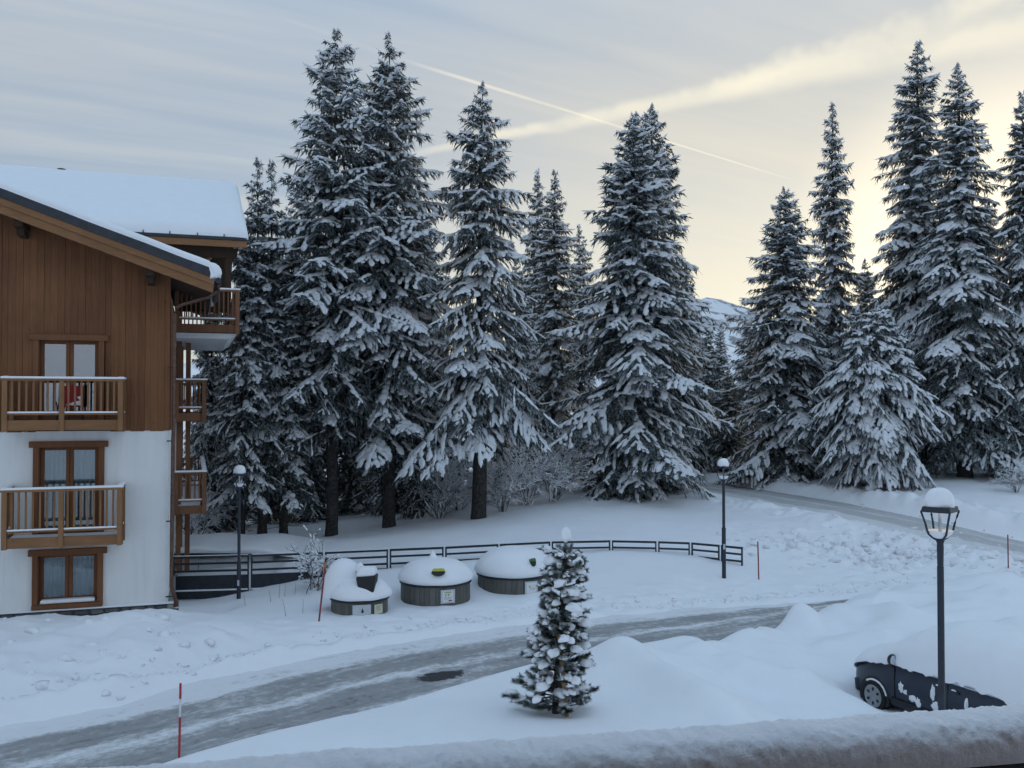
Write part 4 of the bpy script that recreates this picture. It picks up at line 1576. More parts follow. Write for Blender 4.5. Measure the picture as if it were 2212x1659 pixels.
# ------------------------------------------------------------------ street furniture
def lamp(p_base, h_pole, label, rot=0.5, lit=False, hatch=True, r_pole=0.045):
    root = empty('street_lamp', p_base, rot)
    tag(root, label, 'street lamp', 'black lantern street lamps')
    zb = h_pole
    mb = MB()
    mb.lathe([(r_pole * 1.35, -0.6), (r_pole * 1.35, 1.1), (r_pole, 1.12), (r_pole * 0.97, zb - 0.33)], 16)
    mb.obj('pole', M['lamp_metal'], root, smooth=True, angle=40)
    MB().lathe([(r_pole * 0.78, zb - 0.34), (r_pole * 0.9, zb - 0.31), (r_pole * 1.0, zb - 0.12), (r_pole * 0.95, zb - 0.05), (r_pole * 1.25, zb - 0.02), (r_pole * 1.3, zb + 0.01)], 16).obj('collar', M['lamp_metal'], root, smooth=True, angle=50)
    if hatch:
        piece('access_hatch', M['plate'], (0.0, 0.0, 0.55), (0.06, r_pole * 2.78, 0.16), root, rz=-rot)
    # four bowed arms
    HS = 0.79
    arm = [(0.045 / HS, 0.0), (0.10, 0.035), (0.145, 0.085), (0.165, 0.15), (0.185, 0.25), (0.215, 0.36), (0.235, 0.43), (0.232, 0.455)]
    arm = [(r * HS, z * HS) for r, z in arm]
    for k in range(4):
        a = PI / 4 + k * PI / 2
        ca, sa = math.cos(a), math.sin(a)
        MB().tube([(r * 1.28 * ca, r * 1.28 * sa, zb + z) for r, z in arm], 0.0135, 8).obj('arm', M['lamp_metal'], root, smooth=True)
    q = 0.222 * HS
    mb = MB()
    z0 = zb + 0.43 * HS
    mb.hexa([(-q, -q, z0), (q, -q, z0), (q, q, z0), (-q, q, z0), (-q * 0.93, -q * 0.93, z0 + 0.07), (q * 0.93, -q * 0.93, z0 + 0.07), (q * 0.93, q * 0.93, z0 + 0.07), (-q * 0.93, q * 0.93, z0 + 0.07)])
    cap = mb.obj('lantern_roof', M['lamp_metal'], root, bevel=0.012)
    MB().lathe([(0.020, zb + 0.005), (0.020, zb + 0.44 * HS)], 10).obj('lamp_tube', M['chrome'], root, smooth=True)
    if lit:
        MB().lathe([(0.09, zb + 0.422 * HS), (0.09, zb + 0.4285 * HS)], 20).obj('light_plate', M['led'], root)
    # snow fallen into the bowl
    MB().lathe([(0.05 * HS, zb + 0.008), (0.12 * HS, zb + 0.036 * HS), (0.172 * HS, zb + 0.085 * HS), (0.196 * HS, zb + 0.14 * HS), (0.17 * HS, zb + 0.115 * HS), (0.12 * HS, zb + 0.085 * HS), (0.06 * HS, zb + 0.066 * HS), (0.024, zb + 0.06 * HS)], 20).obj('bowl_snow', M['snow'], root, smooth=True, angle=80)
    # snow cap
    mb = MB()
    prof = [(0.20, 0.0), (0.208, 0.05), (0.205, 0.10), (0.19, 0.16), (0.165, 0.215), (0.125, 0.26), (0.075, 0.285), (0.02, 0.295)]
    mb.lathe([(r * HS * 1.08, z0 + 0.066 + z * 0.80) for r, z in prof], 24, wob=lambda a, z: 0.035 * math.sin(3 * a + 1) + 0.13 * mnoise.noise(Vector((math.cos(a) * 1.2, math.sin(a) * 1.2, z * 3 + p_base[0]))))
    mb.obj('snow_cap', M['snow'], root, smooth=True, angle=80)
    return root


pl = W(517, 1052, 27.4)
bx, by = pl.x, pl.y
zb_ = W(517, 1300, 27.4).z
lamp((bx, by, zb_), pl.z - zb_ - 0.01, 'street lamp with hatch on its post, next to the chalet', 0.5)
pl = W(1563, 1036, 28.6)
zb_ = W(1563, 1220, 28.6).z
lamp((pl.x, pl.y, zb_), pl.z - zb_, 'street lamp at the end of the metal railing', 0.6)
pl = W(2031, 1165, 11.8)
zb_ = gz(pl.x, pl.y)
lamp((pl.x, pl.y, zb_), pl.z - zb_, 'street lamp with peach-lit bowl standing before the parked car', 0.83, True, False, 0.041)


def snow_pole(base, top, label, mat, r=0.02, tip=None, band=False):
    base, top = Vector(base), Vector(top)
    d = top - base
    root = MB()
    root.tube([base - d * 0.25, base + d * 0.55 if band else top], r, 10)
    o = root.obj('snow_pole', mat, None, smooth=True)
    tag(o, label, 'snow pole', 'red snow poles')
    if band:
        MB().tube([base + d * 0.55 + d * 0.245, top], r, 10).obj('top_section', mat, o, smooth=True)
        MB().tube([base + d * 0.551, base + d * 0.794], r * 0.97, 10).obj('white_band', M['white_tape'], o, smooth=True)
    if tip:
        MB().tube([top - d * 0.08, top + d * 0.004], r * 1.25, 10).obj('tip', tip, o, smooth=True)
    return o


a = W(387, 1638, 13.5)
snow_pole((a.x, a.y, a.z), W(390, 1476, 13.5), 'bright red snow pole with a faded band beside the lower road', M['red'], 0.0165, band=True)
a = W(689, 1342, 23.1)
snow_pole(a, W(703, 1216, 23.3), 'leaning dull red snow pole with orange tip near the snowy bins', M['red_dull'], 0.022, M['orange_tip'])
a = W(1639, 1252, 28.6)
snow_pole(a, W(1637, 1170, 28.6), 'dull red snow pole just past the railing end', M['red_dull'], 0.02)
a = W(2178, 1222, 31.2)
snow_pole(a, W(2177, 1155, 31.2), 'dull red snow pole below the climbing track, farthest right', M['red_dull'], 0.02)


# ---- railing
def build_fence():
    root = empty('metal_railing', (0, 0, 0))
    tag(root, 'long dark metal railing with horizontal bars half buried in snow', 'railing')
    zt = EYE - 4.55
    FP = [(372, 1203), (540, 1199), (700, 1193), (840, 1187), (960, 1182), (1078, 1176), (1190, 1170.5), (1320, 1168), (1420, 1170), (1492, 1172.5), (1556, 1178), (1606, 1183)]
    pts = []
    for (px, py) in FP:
        r = ray(px, py)
        k = -4.55 / r.z if r.z < 0 else 30
        pts.append(Vector((r.x * k, r.y * k, zt)))
    panels = [(0, 1), (1, 2), (2, 3), (3, 4), (4, 5), (5, 6), (6, 7), (7, 8), (8, 9), (9, 10), (10, 11)]
    for i, j in panels:
        a, b = pts[i], pts[j]
        d = (b - a)
        L = d.length
        t = d / L
        g = 0.05
        a2, b2 = a + t * g, b - t * g
        ang = math.atan2(t.y, t.x)
        mid = (a2 + b2) / 2
        LL = L - 2 * g
        piece('top_rail', M['fence_metal'], (mid.x, mid.y, zt - 0.02), (LL + 0.04, 0.07, 0.062), root, ang)
        sn = MB()
        sn.box((0, 0, 0), (LL, 0.05, 0.022))
        if i < 3:
            sn.obj('rail_snow', M['snow'], root, bevel=0.006, loc=(mid.x, mid.y, zt + 0.016), rot=(0, 0, ang))
        for q, zz in enumerate((0.22, 0.44)):
            piece('rail', M['fence_metal'], (mid.x, mid.y, zt - zz), (LL, 0.05, 0.058), root, ang)
        piece('rail', M['fence_metal'], (mid.x, mid.y, zt - 0.60), (LL, 0.045, 0.05), root, ang)
        n = 3 if L > 2.4 else 2
        for q in range(n):
            pp = a2 + (b2 - a2) * (q / (n - 1))
            edge = q in (0, n - 1)
            piece('post', M['fence_metal'], (pp.x, pp.y, zt - 0.60), (0.045 if edge else 0.03, 0.045, 1.2), root, ang)
        if i < 2:
            pl_ = MB().box((0, 0, 0), (LL, 0.012, 0.36))
            pl_.obj('kick_panel', M['fence_metal'], root, loc=(mid.x, mid.y, zt - 0.80), rot=(0, 0, ang))
            piece('bottom_ledge', M['snow'], (mid.x, mid.y - 0.03, zt - 1.0), (LL, 0.08, 0.035), root, ang)
            piece('bottom_rail', M['fence_metal'], (mid.x, mid.y, zt - 1.14), (LL, 0.06, 0.24), root, ang)
    # end post by the chalet
    a = pts[0]
    piece('end_post', M['fence_metal'], (a.x - 0.12, a.y - 0.05, zt - 0.75), (0.30, 0.22, 1.75), root, 0.2)


build_fence()


# ---- half-sunken bins
def bin_(px, py_rim, d, rad, label, kind, dome, off=0.0, plank_h=0.75):
    p = W(px, py_rim, d - rad)
    p = Vector((W(px, py_rim, d).x, d, p.z))
    root = empty('waste_bin', (p.x, p.y, p.z - plank_h), off)
    tag(root, label, 'waste bin', 'round plank-clad bins under snow')
    n = 40
    MB().lathe([(rad - 0.06, -0.6), (rad - 0.06, plank_h)], 40).obj('core', M['bin_metal'], root, smooth=True)
    w = 2 * PI * rad / n
    rr = random.Random(int(px))
    for k in range(n):
        a = 2 * PI * k / n
        if math.sin(a + off) > 0.35:
            continue
        j = rr.uniform(-0.006, 0.006)
        piece('plank', M['bin_wood'], ((rad - 0.03 + j) * math.cos(a), (rad - 0.03 + j) * math.sin(a), plank_h / 2 - 0.3), (0.035, w * 0.95, plank_h + 0.6), root, a)
    MB().lathe([(rad - 0.05, plank_h - 0.035), (rad + 0.03, plank_h - 0.035), (rad + 0.035, plank_h + 0.03), (rad - 0.05, plank_h + 0.035)], 48).obj('rim', M['bin_metal'], root, smooth=True, angle=30)
    # dome of snow over the lid
    mb = MB()
    prof = [(rad + 0.015, 0.02), (rad + 0.075, 0.07), (rad + 0.085, 0.15), (rad + 0.045, 0.25), (rad * 0.96, 0.37), (rad * 0.85, 0.49), (rad * 0.68, 0.59), (rad * 0.46, 0.66), (rad * 0.22, 0.70), (0.01, 0.71)]
    sd = px * 0.013
    mb.lathe([(r, plank_h + z * dome) for r, z in prof], 48, wob=lambda a, z: 0.06 * mnoise.noise(Vector((math.cos(a) * 1.4 + sd, math.sin(a) * 1.4, z * 2))))
    s = mb.obj('snow_cap', M['snow'], root, smooth=True, angle=80)
    return root, p, plank_h, rad


def plate(root, rad, ang, z, w, h, mat, name='sign', tilt=0.0):
    """flat plate fixed on the curved side; returns it so print can be laid on it (x along the plate, z up)"""
    o = empty(name + '_mount', (0, 0, 0), 0, root) if False else None
    r = rad + 0.012
    mb = MB().box((0, 0, 0), (w, 0.012, h))
    return mb.obj(name, mat, root, loc=(r * math.cos(ang), r * math.sin(ang), z), rot=(0, tilt, ang + PI / 2))


def mark(parent, mat, x, z, w, h, y=-0.0085, name='print'):
    return MB().box((x, y, z), (w, 0.004, h)).obj(name, mat, parent)


# left bin: black hood, two notices
B1, p, ph, rd = bin_(777, 1301, 24.9, 0.74, 'half-buried plank bin with a black hood, nearest the leaning pole', 'hood', 0.75)
hx, hy = 0.26, -0.36
mb = MB()
mb.hexa([(hx - 0.19, hy - 0.28, ph + 0.22), (hx + 0.19, hy - 0.28, ph + 0.22), (hx + 0.22, hy + 0.2, ph + 0.22), (hx - 0.22, hy + 0.2, ph + 0.22),
         (hx - 0.27, hy - 0.24, ph + 0.60), (hx + 0.24, hy - 0.24, ph + 0.64), (hx + 0.24, hy + 0.25, ph + 0.62), (hx - 0.27, hy + 0.25, ph + 0.58)])
hood = mb.obj('hood', M['black'], B1, bevel=0.03, seg=3, smooth=True)
MB().hexa([(hx - 0.29, hy - 0.27, ph + 0.60), (hx + 0.25, hy - 0.27, ph + 0.64), (hx + 0.26, hy + 0.28, ph + 0.62), (hx - 0.30, hy + 0.28, ph + 0.58),
           (hx - 0.20, hy - 0.18, ph + 0.86), (hx + 0.20, hy - 0.18, ph + 0.86), (hx + 0.2, hy + 0.22, ph + 0.84), (hx - 0.24, hy + 0.22, ph + 0.82)]).obj('hood_snow', M['snow'], B1, bevel=0.09, seg=4, smooth=True)
MB().lathe([(0.60, ph + 0.02), (0.56, ph + 0.34), (0.46, ph + 0.60), (0.34, ph + 0.80), (0.20, ph + 0.91), (0.08, ph + 0.95), (0.01, ph + 0.955)], 28, (-0.46, 0.22, 0), wob=lambda a, z: 0.10 * math.sin(a + 2.5) + 0.05 * math.sin(2 * a)).obj('snow_heap', M['snow'], B1, smooth=True, angle=80)
MB().lathe([(0.12, 0), (0.10, 0.12), (0.04, 0.2), (0.005, 0.22)], 12, (0.02, -0.05, ph + 0.68)).obj('snow_heap', M['snow'], B1, smooth=True, angle=80)
s = plate(B1, rd, R(-77), ph - 0.25, 0.46, 0.36, M['plate'])
MB().lathe([(0.001, -0.055), (0.028, -0.03), (0.034, 0.0), (0.02, 0.035), (0.001, 0.075)], 14).obj('drop_symbol', M['ink'], s, smooth=True, loc=(0.02, -0.012, 0.02)).scale = (1, 0.15, 1)
mark(s, M['ink_grey'], 0.02, -0.10, 0.16, 0.016)
mark(s, M['ink_grey'], 0.0, -0.13, 0.22, 0.012)
mark(s, M['ink_grey'], -0.18, -0.10, 0.02, 0.05)
s = plate(B1, rd, R(-42), ph - 0.22, 0.26, 0.24, M['paper_old'], 'notice')
mark(s, M['ink_grey'], 0.0, 0.07, 0.18, 0.014)
mark(s, M['ink_grey'], -0.02, 0.03, 0.14, 0.010)
mark(s, M['ink_grey'], 0.01, -0.01, 0.16, 0.010)

# middle bin: yellow and black slot
B2, p, ph, rd = bin_(941, 1267, 26.4, 0.965, 'round plank bin with a yellow-topped slot in its snow dome', 'slot', 0.86)


def slot(B, ph, rd, ang, z, out, wid, hgt, m_top, name):
    """hatch poking out of the dome: dark lower half, coloured upper lip"""
    root = B
    ca, sa = math.cos(ang), math.sin(ang)
    n = 20
    lo = []
    hi = []
    for k in range(n + 1):
        a = PI + PI * k / n
        lo.append((wid / 2 * math.cos(a), hgt * 0.62 * math.sin(a)))
        a = PI * k / n
        hi.append((wid / 2 * 0.97 * math.cos(a), hgt * 0.42 * min(math.sin(a) * 1.5, 0.95)))
    o = MB().prism(lo, 'y', -0.22, 0.16).obj('hatch', M['black'], root, loc=(out * ca, out * sa, z), rot=(R(-20), 0, ang + PI / 2))
    MB().prism(hi, 'y', -0.24, 0.14).obj(name, m_top, o, loc=(0, 0, 0.002), bevel=0.004)
    return o


slot(B2, ph, rd, R(-81), ph + 0.33, rd * 0.82, 0.36, 0.19, M['yellow'], 'yellow_lip')
MB().lathe([(0.16, -0.06), (0.11, 0.03), (0.055, 0.12), (0.035, 0.18), (0.005, 0.215)], 14, (-0.08, 0.1, ph + 0.60)).obj('snow_peak', M['snow'], B2, smooth=True, angle=80)
s = plate(B2, rd, R(-66), ph - 0.28, 0.40, 0.36, M['plate'])
pp_ = MB().box((0.0, -0.009, 0.0), (0.29, 0.006, 0.29)).obj('poster', M['paper'], s)
mark(pp_, M['ink_green'], 0.0, 0.11, 0.20, 0.03, -0.014)
mark(pp_, M['ink_grey'], -0.06, 0.04, 0.03, 0.06, -0.014)
mark(pp_, M['ink_grey'], 0.02, 0.045, 0.05, 0.04, -0.014)
mark(pp_, M['ink_grey'], -0.08, -0.02, 0.08, 0.012, -0.014)
mark(pp_, M['ink_grey'], 0.05, -0.02, 0.12, 0.012, -0.014)
mark(pp_, M['ink_grey'], -0.03, -0.06, 0.16, 0.012, -0.014)
mark(pp_, M['ink_red'], 0.07, -0.11, 0.10, 0.04, -0.014)

# right bin: green hatch, behind the pine
B3, p, ph, rd = bin_(1111, 1251, 27.9, 1.08, 'round plank bin with a green hatch, partly behind the young pine', 'hatch', 1.08)
slot(B3, ph, rd, R(-60), ph + 0.40, rd * 0.82, 0.15, 0.22, M['green'], 'green_lip')
s = plate(B3, rd, R(-64), ph - 0.26, 0.40, 0.36, M['plate'])
pp_ = MB().box((0.0, -0.009, 0.0), (0.30, 0.006, 0.28)).obj('poster', M['paper'], s)
mark(pp_, M['ink_grey'], -0.06, 0.03, 0.04, 0.05, -0.014)
mark(pp_, M['ink_grey'], 0.03, -0.03, 0.16, 0.012, -0.014)


# ---- parked car under snow
def build_car():
    head = R(90 + 24.9)
    wc = W(1897, 1497, 18.8)
    fx, fy, fw = 1.38, 0.76, Vector((math.cos(head), math.sin(head), 0))
    lf = Vector((-math.sin(head), math.cos(head), 0))
    zg = W(1897, 1530, 18.8).z - 0.05
    o0 = Vector((wc.x, wc.y, 0)) - fw * fx - lf * fy
    car = empty('parked_car', (o0.x, o0.y, zg), head)
    tag(car, 'dark blue-grey car buried under thick snow behind the street lamp', 'car')
    # stations: x, bottom, belt, top, half width belt, half width top
    st = [(2.08, 0.42, 0.62, 0.70, 0.52, 0.44), (2.02, 0.30, 0.72, 0.82, 0.70, 0.60), (1.85, 0.24, 0.84, 0.92, 0.80, 0.68), (1.5, 0.24, 0.96, 1.03, 0.855, 0.72), (1.0, 0.24, 1.04, 1.12, 0.875, 0.74),
          (0.75, 0.24, 1.06, 1.30, 0.88, 0.70), (0.30, 0.24, 1.07, 1.70, 0.885, 0.66), (-0.2, 0.24, 1.07, 1.78, 0.885, 0.67), (-1.2, 0.24, 1.08, 1.79, 0.885, 0.68), (-1.9, 0.26, 1.08, 1.76, 0.88, 0.68), (-2.1, 0.30, 1.05, 1.68, 0.84, 0.64), (-2.14, 0.4, 1.0, 1.5, 0.78, 0.6)]
    V, F = [], []

    def section(s):
        x, zb, zm, zt, wb, wt = s
        r = [(wb * 0.92, zb), (wb * 0.985, zb + 0.14), (wb, (zb + zm) / 2 + 0.04), (wb * 0.985, zm - 0.05), (wb * 0.955, zm), (wt + (wb * 0.95 - wt) * 0.12, zt - 0.10), (wt, zt - 0.035), (wt * 0.82, zt)]
        return [(x, y, z) for y, z in r] + [(x, -y, z) for y, z in r[::-1]]
    secs = [section(s) for s in st]
    m = len(secs[0])
    mb = MB()
    mb.add([p for s in secs for p in s], [(i * m + k, i * m + (k + 1) % m, (i + 1) * m + (k + 1) % m, (i + 1) * m + k) for i in range(len(secs) - 1) for k in range(m)] + [tuple(range(m)), tuple((len(secs) - 1) * m + k for k in range(m - 1, -1, -1))])
    mb.obj('body', M['car'], car, smooth=True, angle=32)

    def half(x):
        xs = [s[0] for s in st][::-1]
        return float(np.interp(x, xs, [s[4] for s in st][::-1]))
    # wheel arches and wheels on the side we see, and their far twins
    for sy in (1, -1):
        for wx in (fx, -1.32):
            mb = MB()
            poly = [(0.375 * math.cos(a), 0.375 * math.sin(a)) for a in np.linspace(-0.35, PI + 0.35, 26)]
            mb.prism(poly, 'y', -0.12, 0.012)
            mb.obj('wheel_arch', M['black'], car, loc=(wx, sy * (half(wx) * 0.995), 0.31), rot=(0, 0, 0 if sy > 0 else PI))
            wh = MB()
            prof = [(0.20, -0.09), (0.29, -0.095), (0.302, -0.07), (0.305, 0.0), (0.302, 0.07), (0.29, 0.095), (0.20, 0.09)]
            w = wh.lathe(prof, 32).obj('wheel', M['tyre'], car, smooth=True, angle=40, loc=(wx, sy * (half(wx) - 0.055), 0.31), rot=(R(-90) * sy, 0, 0))
            MB().lathe([(0.205, 0.085), (0.218, 0.100), (0.205, 0.106), (0.188, 0.096), (0.10, 0.094), (0.06, 0.102), (0.001, 0.104)], 28).obj('rim', M['alloy'], w, smooth=True, angle=40)
            for k in range(6):
                a = 2 * PI * (k + 0.5) / 6
                mb = MB()
                mb.prism([(0.026 * math.cos(q) * 1.5, 0.026 * math.sin(q)) for q in np.linspace(0, 2 * PI, 10)[:-1]], 'z', 0.090, 0.0985)
                mb.obj('spoke_hole', M['black'], w, loc=(0.135 * math.cos(a), 0.135 * math.sin(a), 0), rot=(0, 0, a))
    # visible flank: door seams, handles, waist strip, glass
    y = half(0) + 0.006
    for x in (0.86, -0.36):
        piece('door_seam', M['black'], (x, y - 0.014, 0.70), (0.012, 0.02, 0.66), car)
    for x in (-0.18, -0.52):
        o = MB().box((0, 0, 0), (0.19, 0.035, 0.045)).obj('door_handle', M['car'], car, bevel=0.014, loc=(x, y + 0.012, 0.90))
        MB().hexa([(-0.05, -0.01, 0.023), (0.06, -0.01, 0.023), (0.06, 0.02, 0.023), (-0.05, 0.02, 0.023), (-0.03, -0.005, 0.05), (0.04, -0.005, 0.05), (0.04, 0.015, 0.05), (-0.03, 0.015, 0.05)]).obj('handle_snow', M['snow'], o, bevel=0.01)
    piece('waist_strip', M['chrome'], (-1.05, y - 0.015, 1.045), (1.5, 0.02, 0.022), car)
    piece('waist_strip', M['black'], (-1.05, y - 0.014, 1.075), (1.5, 0.018, 0.03), car)
    piece('sill_moulding', M['black'], (0.0, y - 0.012, 0.36), (1.9, 0.03, 0.10), car)
    MB().hexa([(2.02, 0.60, 0.60), (1.80, 0.79, 0.62), (1.78, 0.74, 0.62), (2.0, 0.55, 0.60), (1.98, 0.60, 0.80), (1.66, 0.815, 0.86), (1.66, 0.76, 0.86), (1.95, 0.55, 0.80)]).obj('headlight', M['chrome'], car, bevel=0.01)
    MB().hexa([(2.13, -0.5, 0.28), (1.95, 0.80, 0.28), (1.85, 0.78, 0.28), (2.0, -0.5, 0.28), (2.14, -0.5, 0.52), (1.96, 0.82, 0.52), (1.85, 0.80, 0.52), (2.0, -0.5, 0.52)]).obj('bumper', M['car'], car, bevel=0.03)
    piece('tail_light', M['tail_red'], (-2.06, 0.80, 1.05), (0.10, 0.12, 0.5), car)
    # mirror
    mr = MB()
    mr.lathe([(0.001, -0.07), (0.07, -0.055), (0.098, -0.01), (0.105, 0.03), (0.098, 0.035)], 20)
    mo = mr.obj('mirror', M['black'], car, smooth=True, angle=50, loc=(0.80, 1.01, 1.16), rot=(R(90), 0, R(-90)))
    mo.scale = (0.82, 1.18, 1.0)
    MB().lathe([(0.084, 0.036), (0.001, 0.038)], 20).obj('mirror_glass', M['mirror'], mo)
    MB().tube([(0.82, 0.87, 1.05), (0.82, 0.95, 1.08)], 0.03, 8).obj('mirror_arm', M['black'], car)
    # snow mantle: thick over bonnet, glass and roof, torn along its lower edge
    xs = np.linspace(2.16, -2.24, 110)
    nc = 44
    rows = []
    sx = [s[0] for s in st][::-1]
    zt_ = [s[3] for s in st][::-1]
    zm_ = [s[2] for s in st][::-1]
    wt_ = [s[5] for s in st][::-1]
    rng = random.Random(3)
    drip = []
    for x in xs:
        base = np.interp(x, [-2.2, -1.4, -0.9, -0.5, 0.1, 0.6, 0.85, 1.05, 1.5, 1.85, 2.1], [0.84, 1.00, 1.12, 1.02, 1.03, 1.00, 1.04, 0.96, 0.91, 0.85, 0.72])
        n1 = mnoise.noise(Vector((x * 3.1, 4.0, 0)))
        n2 = mnoise.noise(Vector((x * 11.0, 9.0, 0)))
        tooth = max(0.0, mnoise.noise(Vector((x * 5.3, 1.7, 3)))) ** 1.3
        drip.append(base + 0.06 + 0.04 * n1 + 0.03 * n2 - 0.26 * tooth * (1 if abs(x) < 1.9 else 0.4))
    for x, zl in zip(xs, drip):
        wb = float(np.interp(x, sx, [s[4] for s in st][::-1]))
        wt = float(np.interp(x, sx, wt_))
        zt = float(np.interp(x, sx, zt_))
        zm = float(np.interp(x, sx, zm_))
        sn = 0.20 if x < 0.6 else 0.20
        endk = min(1.0, max(0.0, (2.16 - x) / 0.35)) ** 0.5 * min(1.0, max(0.0, (x + 2.24) / 0.3)) ** 0.5
        # smooth the windscreen step: snow bridges it
        ztop = float(np.interp(x, [-2.24, -1.9, -1.2, -0.2, 0.4, 0.9, 1.3, 1.8, 2.16], [1.55, 1.80, 1.84, 1.82, 1.66, 1.34, 1.12, 0.96, 0.74])) + sn * endk
        row = []
        # left lower edge -> up the flank -> over -> right lower edge
        fl = []
        for k in range(nc + 1):
            a = k / nc
            fl.append(a)
        yb = wb + 0.012
        for a in fl:
            t = a if a <= 0.5 else 1 - a
            sgn = 1 if a <= 0.5 else -1
            t *= 2       # 0 at the lower edge .. 1 at the ridge
            if t < 0.35:
                q = t / 0.35
                z = zl + (zm - zl) * q
                bulge = 0.055 * min(1.0, q * 4.0) ** 0.6
                yy = yb + bulge + 0.02 * mnoise.noise(Vector((x * 4, z * 4, sgn * 3)))
                if q < 0.01:
                    yy = yb - 0.02
            else:
                q = (t - 0.35) / 0.65
                th = q * PI / 2
                yy = (wb + 0.067) * (math.cos(th) ** 0.72)
                z = zm + (ztop - zm) * (math.sin(th) ** 0.85)
            row.append((x, yy * sgn, z))
        rows.append(row)
    mant = snow_slab('snow_cover', rows, car)
    # stuck patches of snow on doors and arch
    pr = random.Random(8)
    for (x, z, w, h) in ((0.70, 0.66, 0.12, 0.22), (0.60, 0.60, 0.10, 0.10), (0.42, 0.52, 0.20, 0.12), (0.30, 0.48, 0.12, 0.18), (-0.04, 0.74, 0.12, 0.30), (-0.08, 0.52, 0.16, 0.20), (-0.76, 0.74, 0.10, 0.26)):
        mb = MB()
        n = 14
        ring = []
        for k in range(n):
            a = 2 * PI * k / n
            rr = 1 + pr.uniform(-0.3, 0.3)
            ring.append((x + w / 2 * math.cos(a) * rr, z + h / 2 * math.sin(a) * rr))
        yy = half(x) + 0.003
        mb.add([(a, yy - 0.01, b) for a, b in ring] + [(x + (a - x) * 0.6, yy + 0.022, z + (b - z) * 0.6) for a, b in ring], [tuple(range(n, 2 * n))] + [(k, (k + 1) % n, n + (k + 1) % n, n + k) for k in range(n)])
        mb.obj('snow_patch', M['snow'], car, smooth=True, angle=60)
    mb = MB()
    poly = [(0.335 * math.cos(a), 0.335 * math.sin(a)) for a in np.linspace(0.25, 2.2, 16)] + [(0.30 * math.cos(a), 0.30 * math.sin(a)) for a in np.linspace(2.2, 0.25, 16)]
    mb.prism([(-a, b) for a, b in poly], 'y', -0.05, 0.05)
    mb.obj('tyre_snow', M['snow'], car, loc=(fx, half(fx) - 0.03, 0.31))


build_car()


# ---- balcony rail in front of us, heaped with snow
def build_rail():
    h = 0.65
    a = W(350, 1652, 1.0)
    r0 = ray(350, 1652)
    r1 = ray(2212, 1521)
    P0 = r0 * (-h / r0.z)
    P1 = r1 * (-h / r1.z)
    d = (P1 - P0)
    L = d.length
    t = d / L
    ang = math.atan2(t.y, t.x)
    mid = (P0 + P1) / 2
    root = empty('balcony_railing', (mid.x, mid.y, EYE - h - 0.012), ang)
    tag(root, 'balcony railing in the foreground, its shade painted black, topped with thick snow', 'railing')
    LL = 4.6
    hw = 0.062
    th = 0.085
    MB().box((0, 0, -th - 0.045), (LL, 0.125, 0.085)).obj('handrail', M['black'], root, bevel=0.008)  # rail, panel and posts carry the shade below the snow as near-black colour
    MB().box((0, 0.02, -th - 0.09 - 0.45), (LL, 0.03, 0.86)).obj('panel', M['black'], root)
    for k in range(4):
        piece('post', M['black'], (-2.2 + k * 1.45, -0.02, -th - 0.09 - 0.45), (0.06, 0.06, 0.9), root)
    n = 900
    m = 30
    xs = np.linspace(-LL / 2, LL / 2, n)
    aa = np.linspace(R(-28), R(208), m)
    A, X = np.meshgrid(aa, xs)
    e = 0.66
    cy = np.sign(np.cos(A)) * np.abs(np.cos(A)) ** e
    cz = np.sign(np.sin(A)) * np.abs(np.sin(A)) ** 0.8
    swell = 1 + 0.035 * fbm(X, X * 0, 2.2, 2) * np.clip((cz + 0.2) / 0.6, 0, 1)
    Y = -cy * (hw + 0.020) * swell
    Z = -th * 0.62 + cz * th * 0.62 * swell
    gr = 0.0022 * fbm(X + Y * 0.6, A * 0.065 + 3, 40.0, 3, 0.6) + 0.0022 * fbm(X, A * 0.07, 120.0, 2, 0.6) + 0.002 * fbm(X, A * 0.07, 9.0, 2)
    fade = np.clip((cz + 0.1) / 0.5, 0, 1)
    gr = gr * fade
    Y = Y - cy * gr
    Z = Z + cz * gr
    # shift so that the back edge of the crest lies on the sighted line
    V = np.stack([X, Y, Z], -1).reshape(-1, 3)
    i = np.arange((n - 1) * (m - 1))
    r, c = i // (m - 1), i % (m - 1)
    q = r * m + c
    F = np.stack([q, q + 1, q + m + 1, q + m], 1)
    link('snow', np_mesh('rail_snow', V, F, True, 4), M['snow_rail'], root)['kind'] = 'stuff'


build_rail()


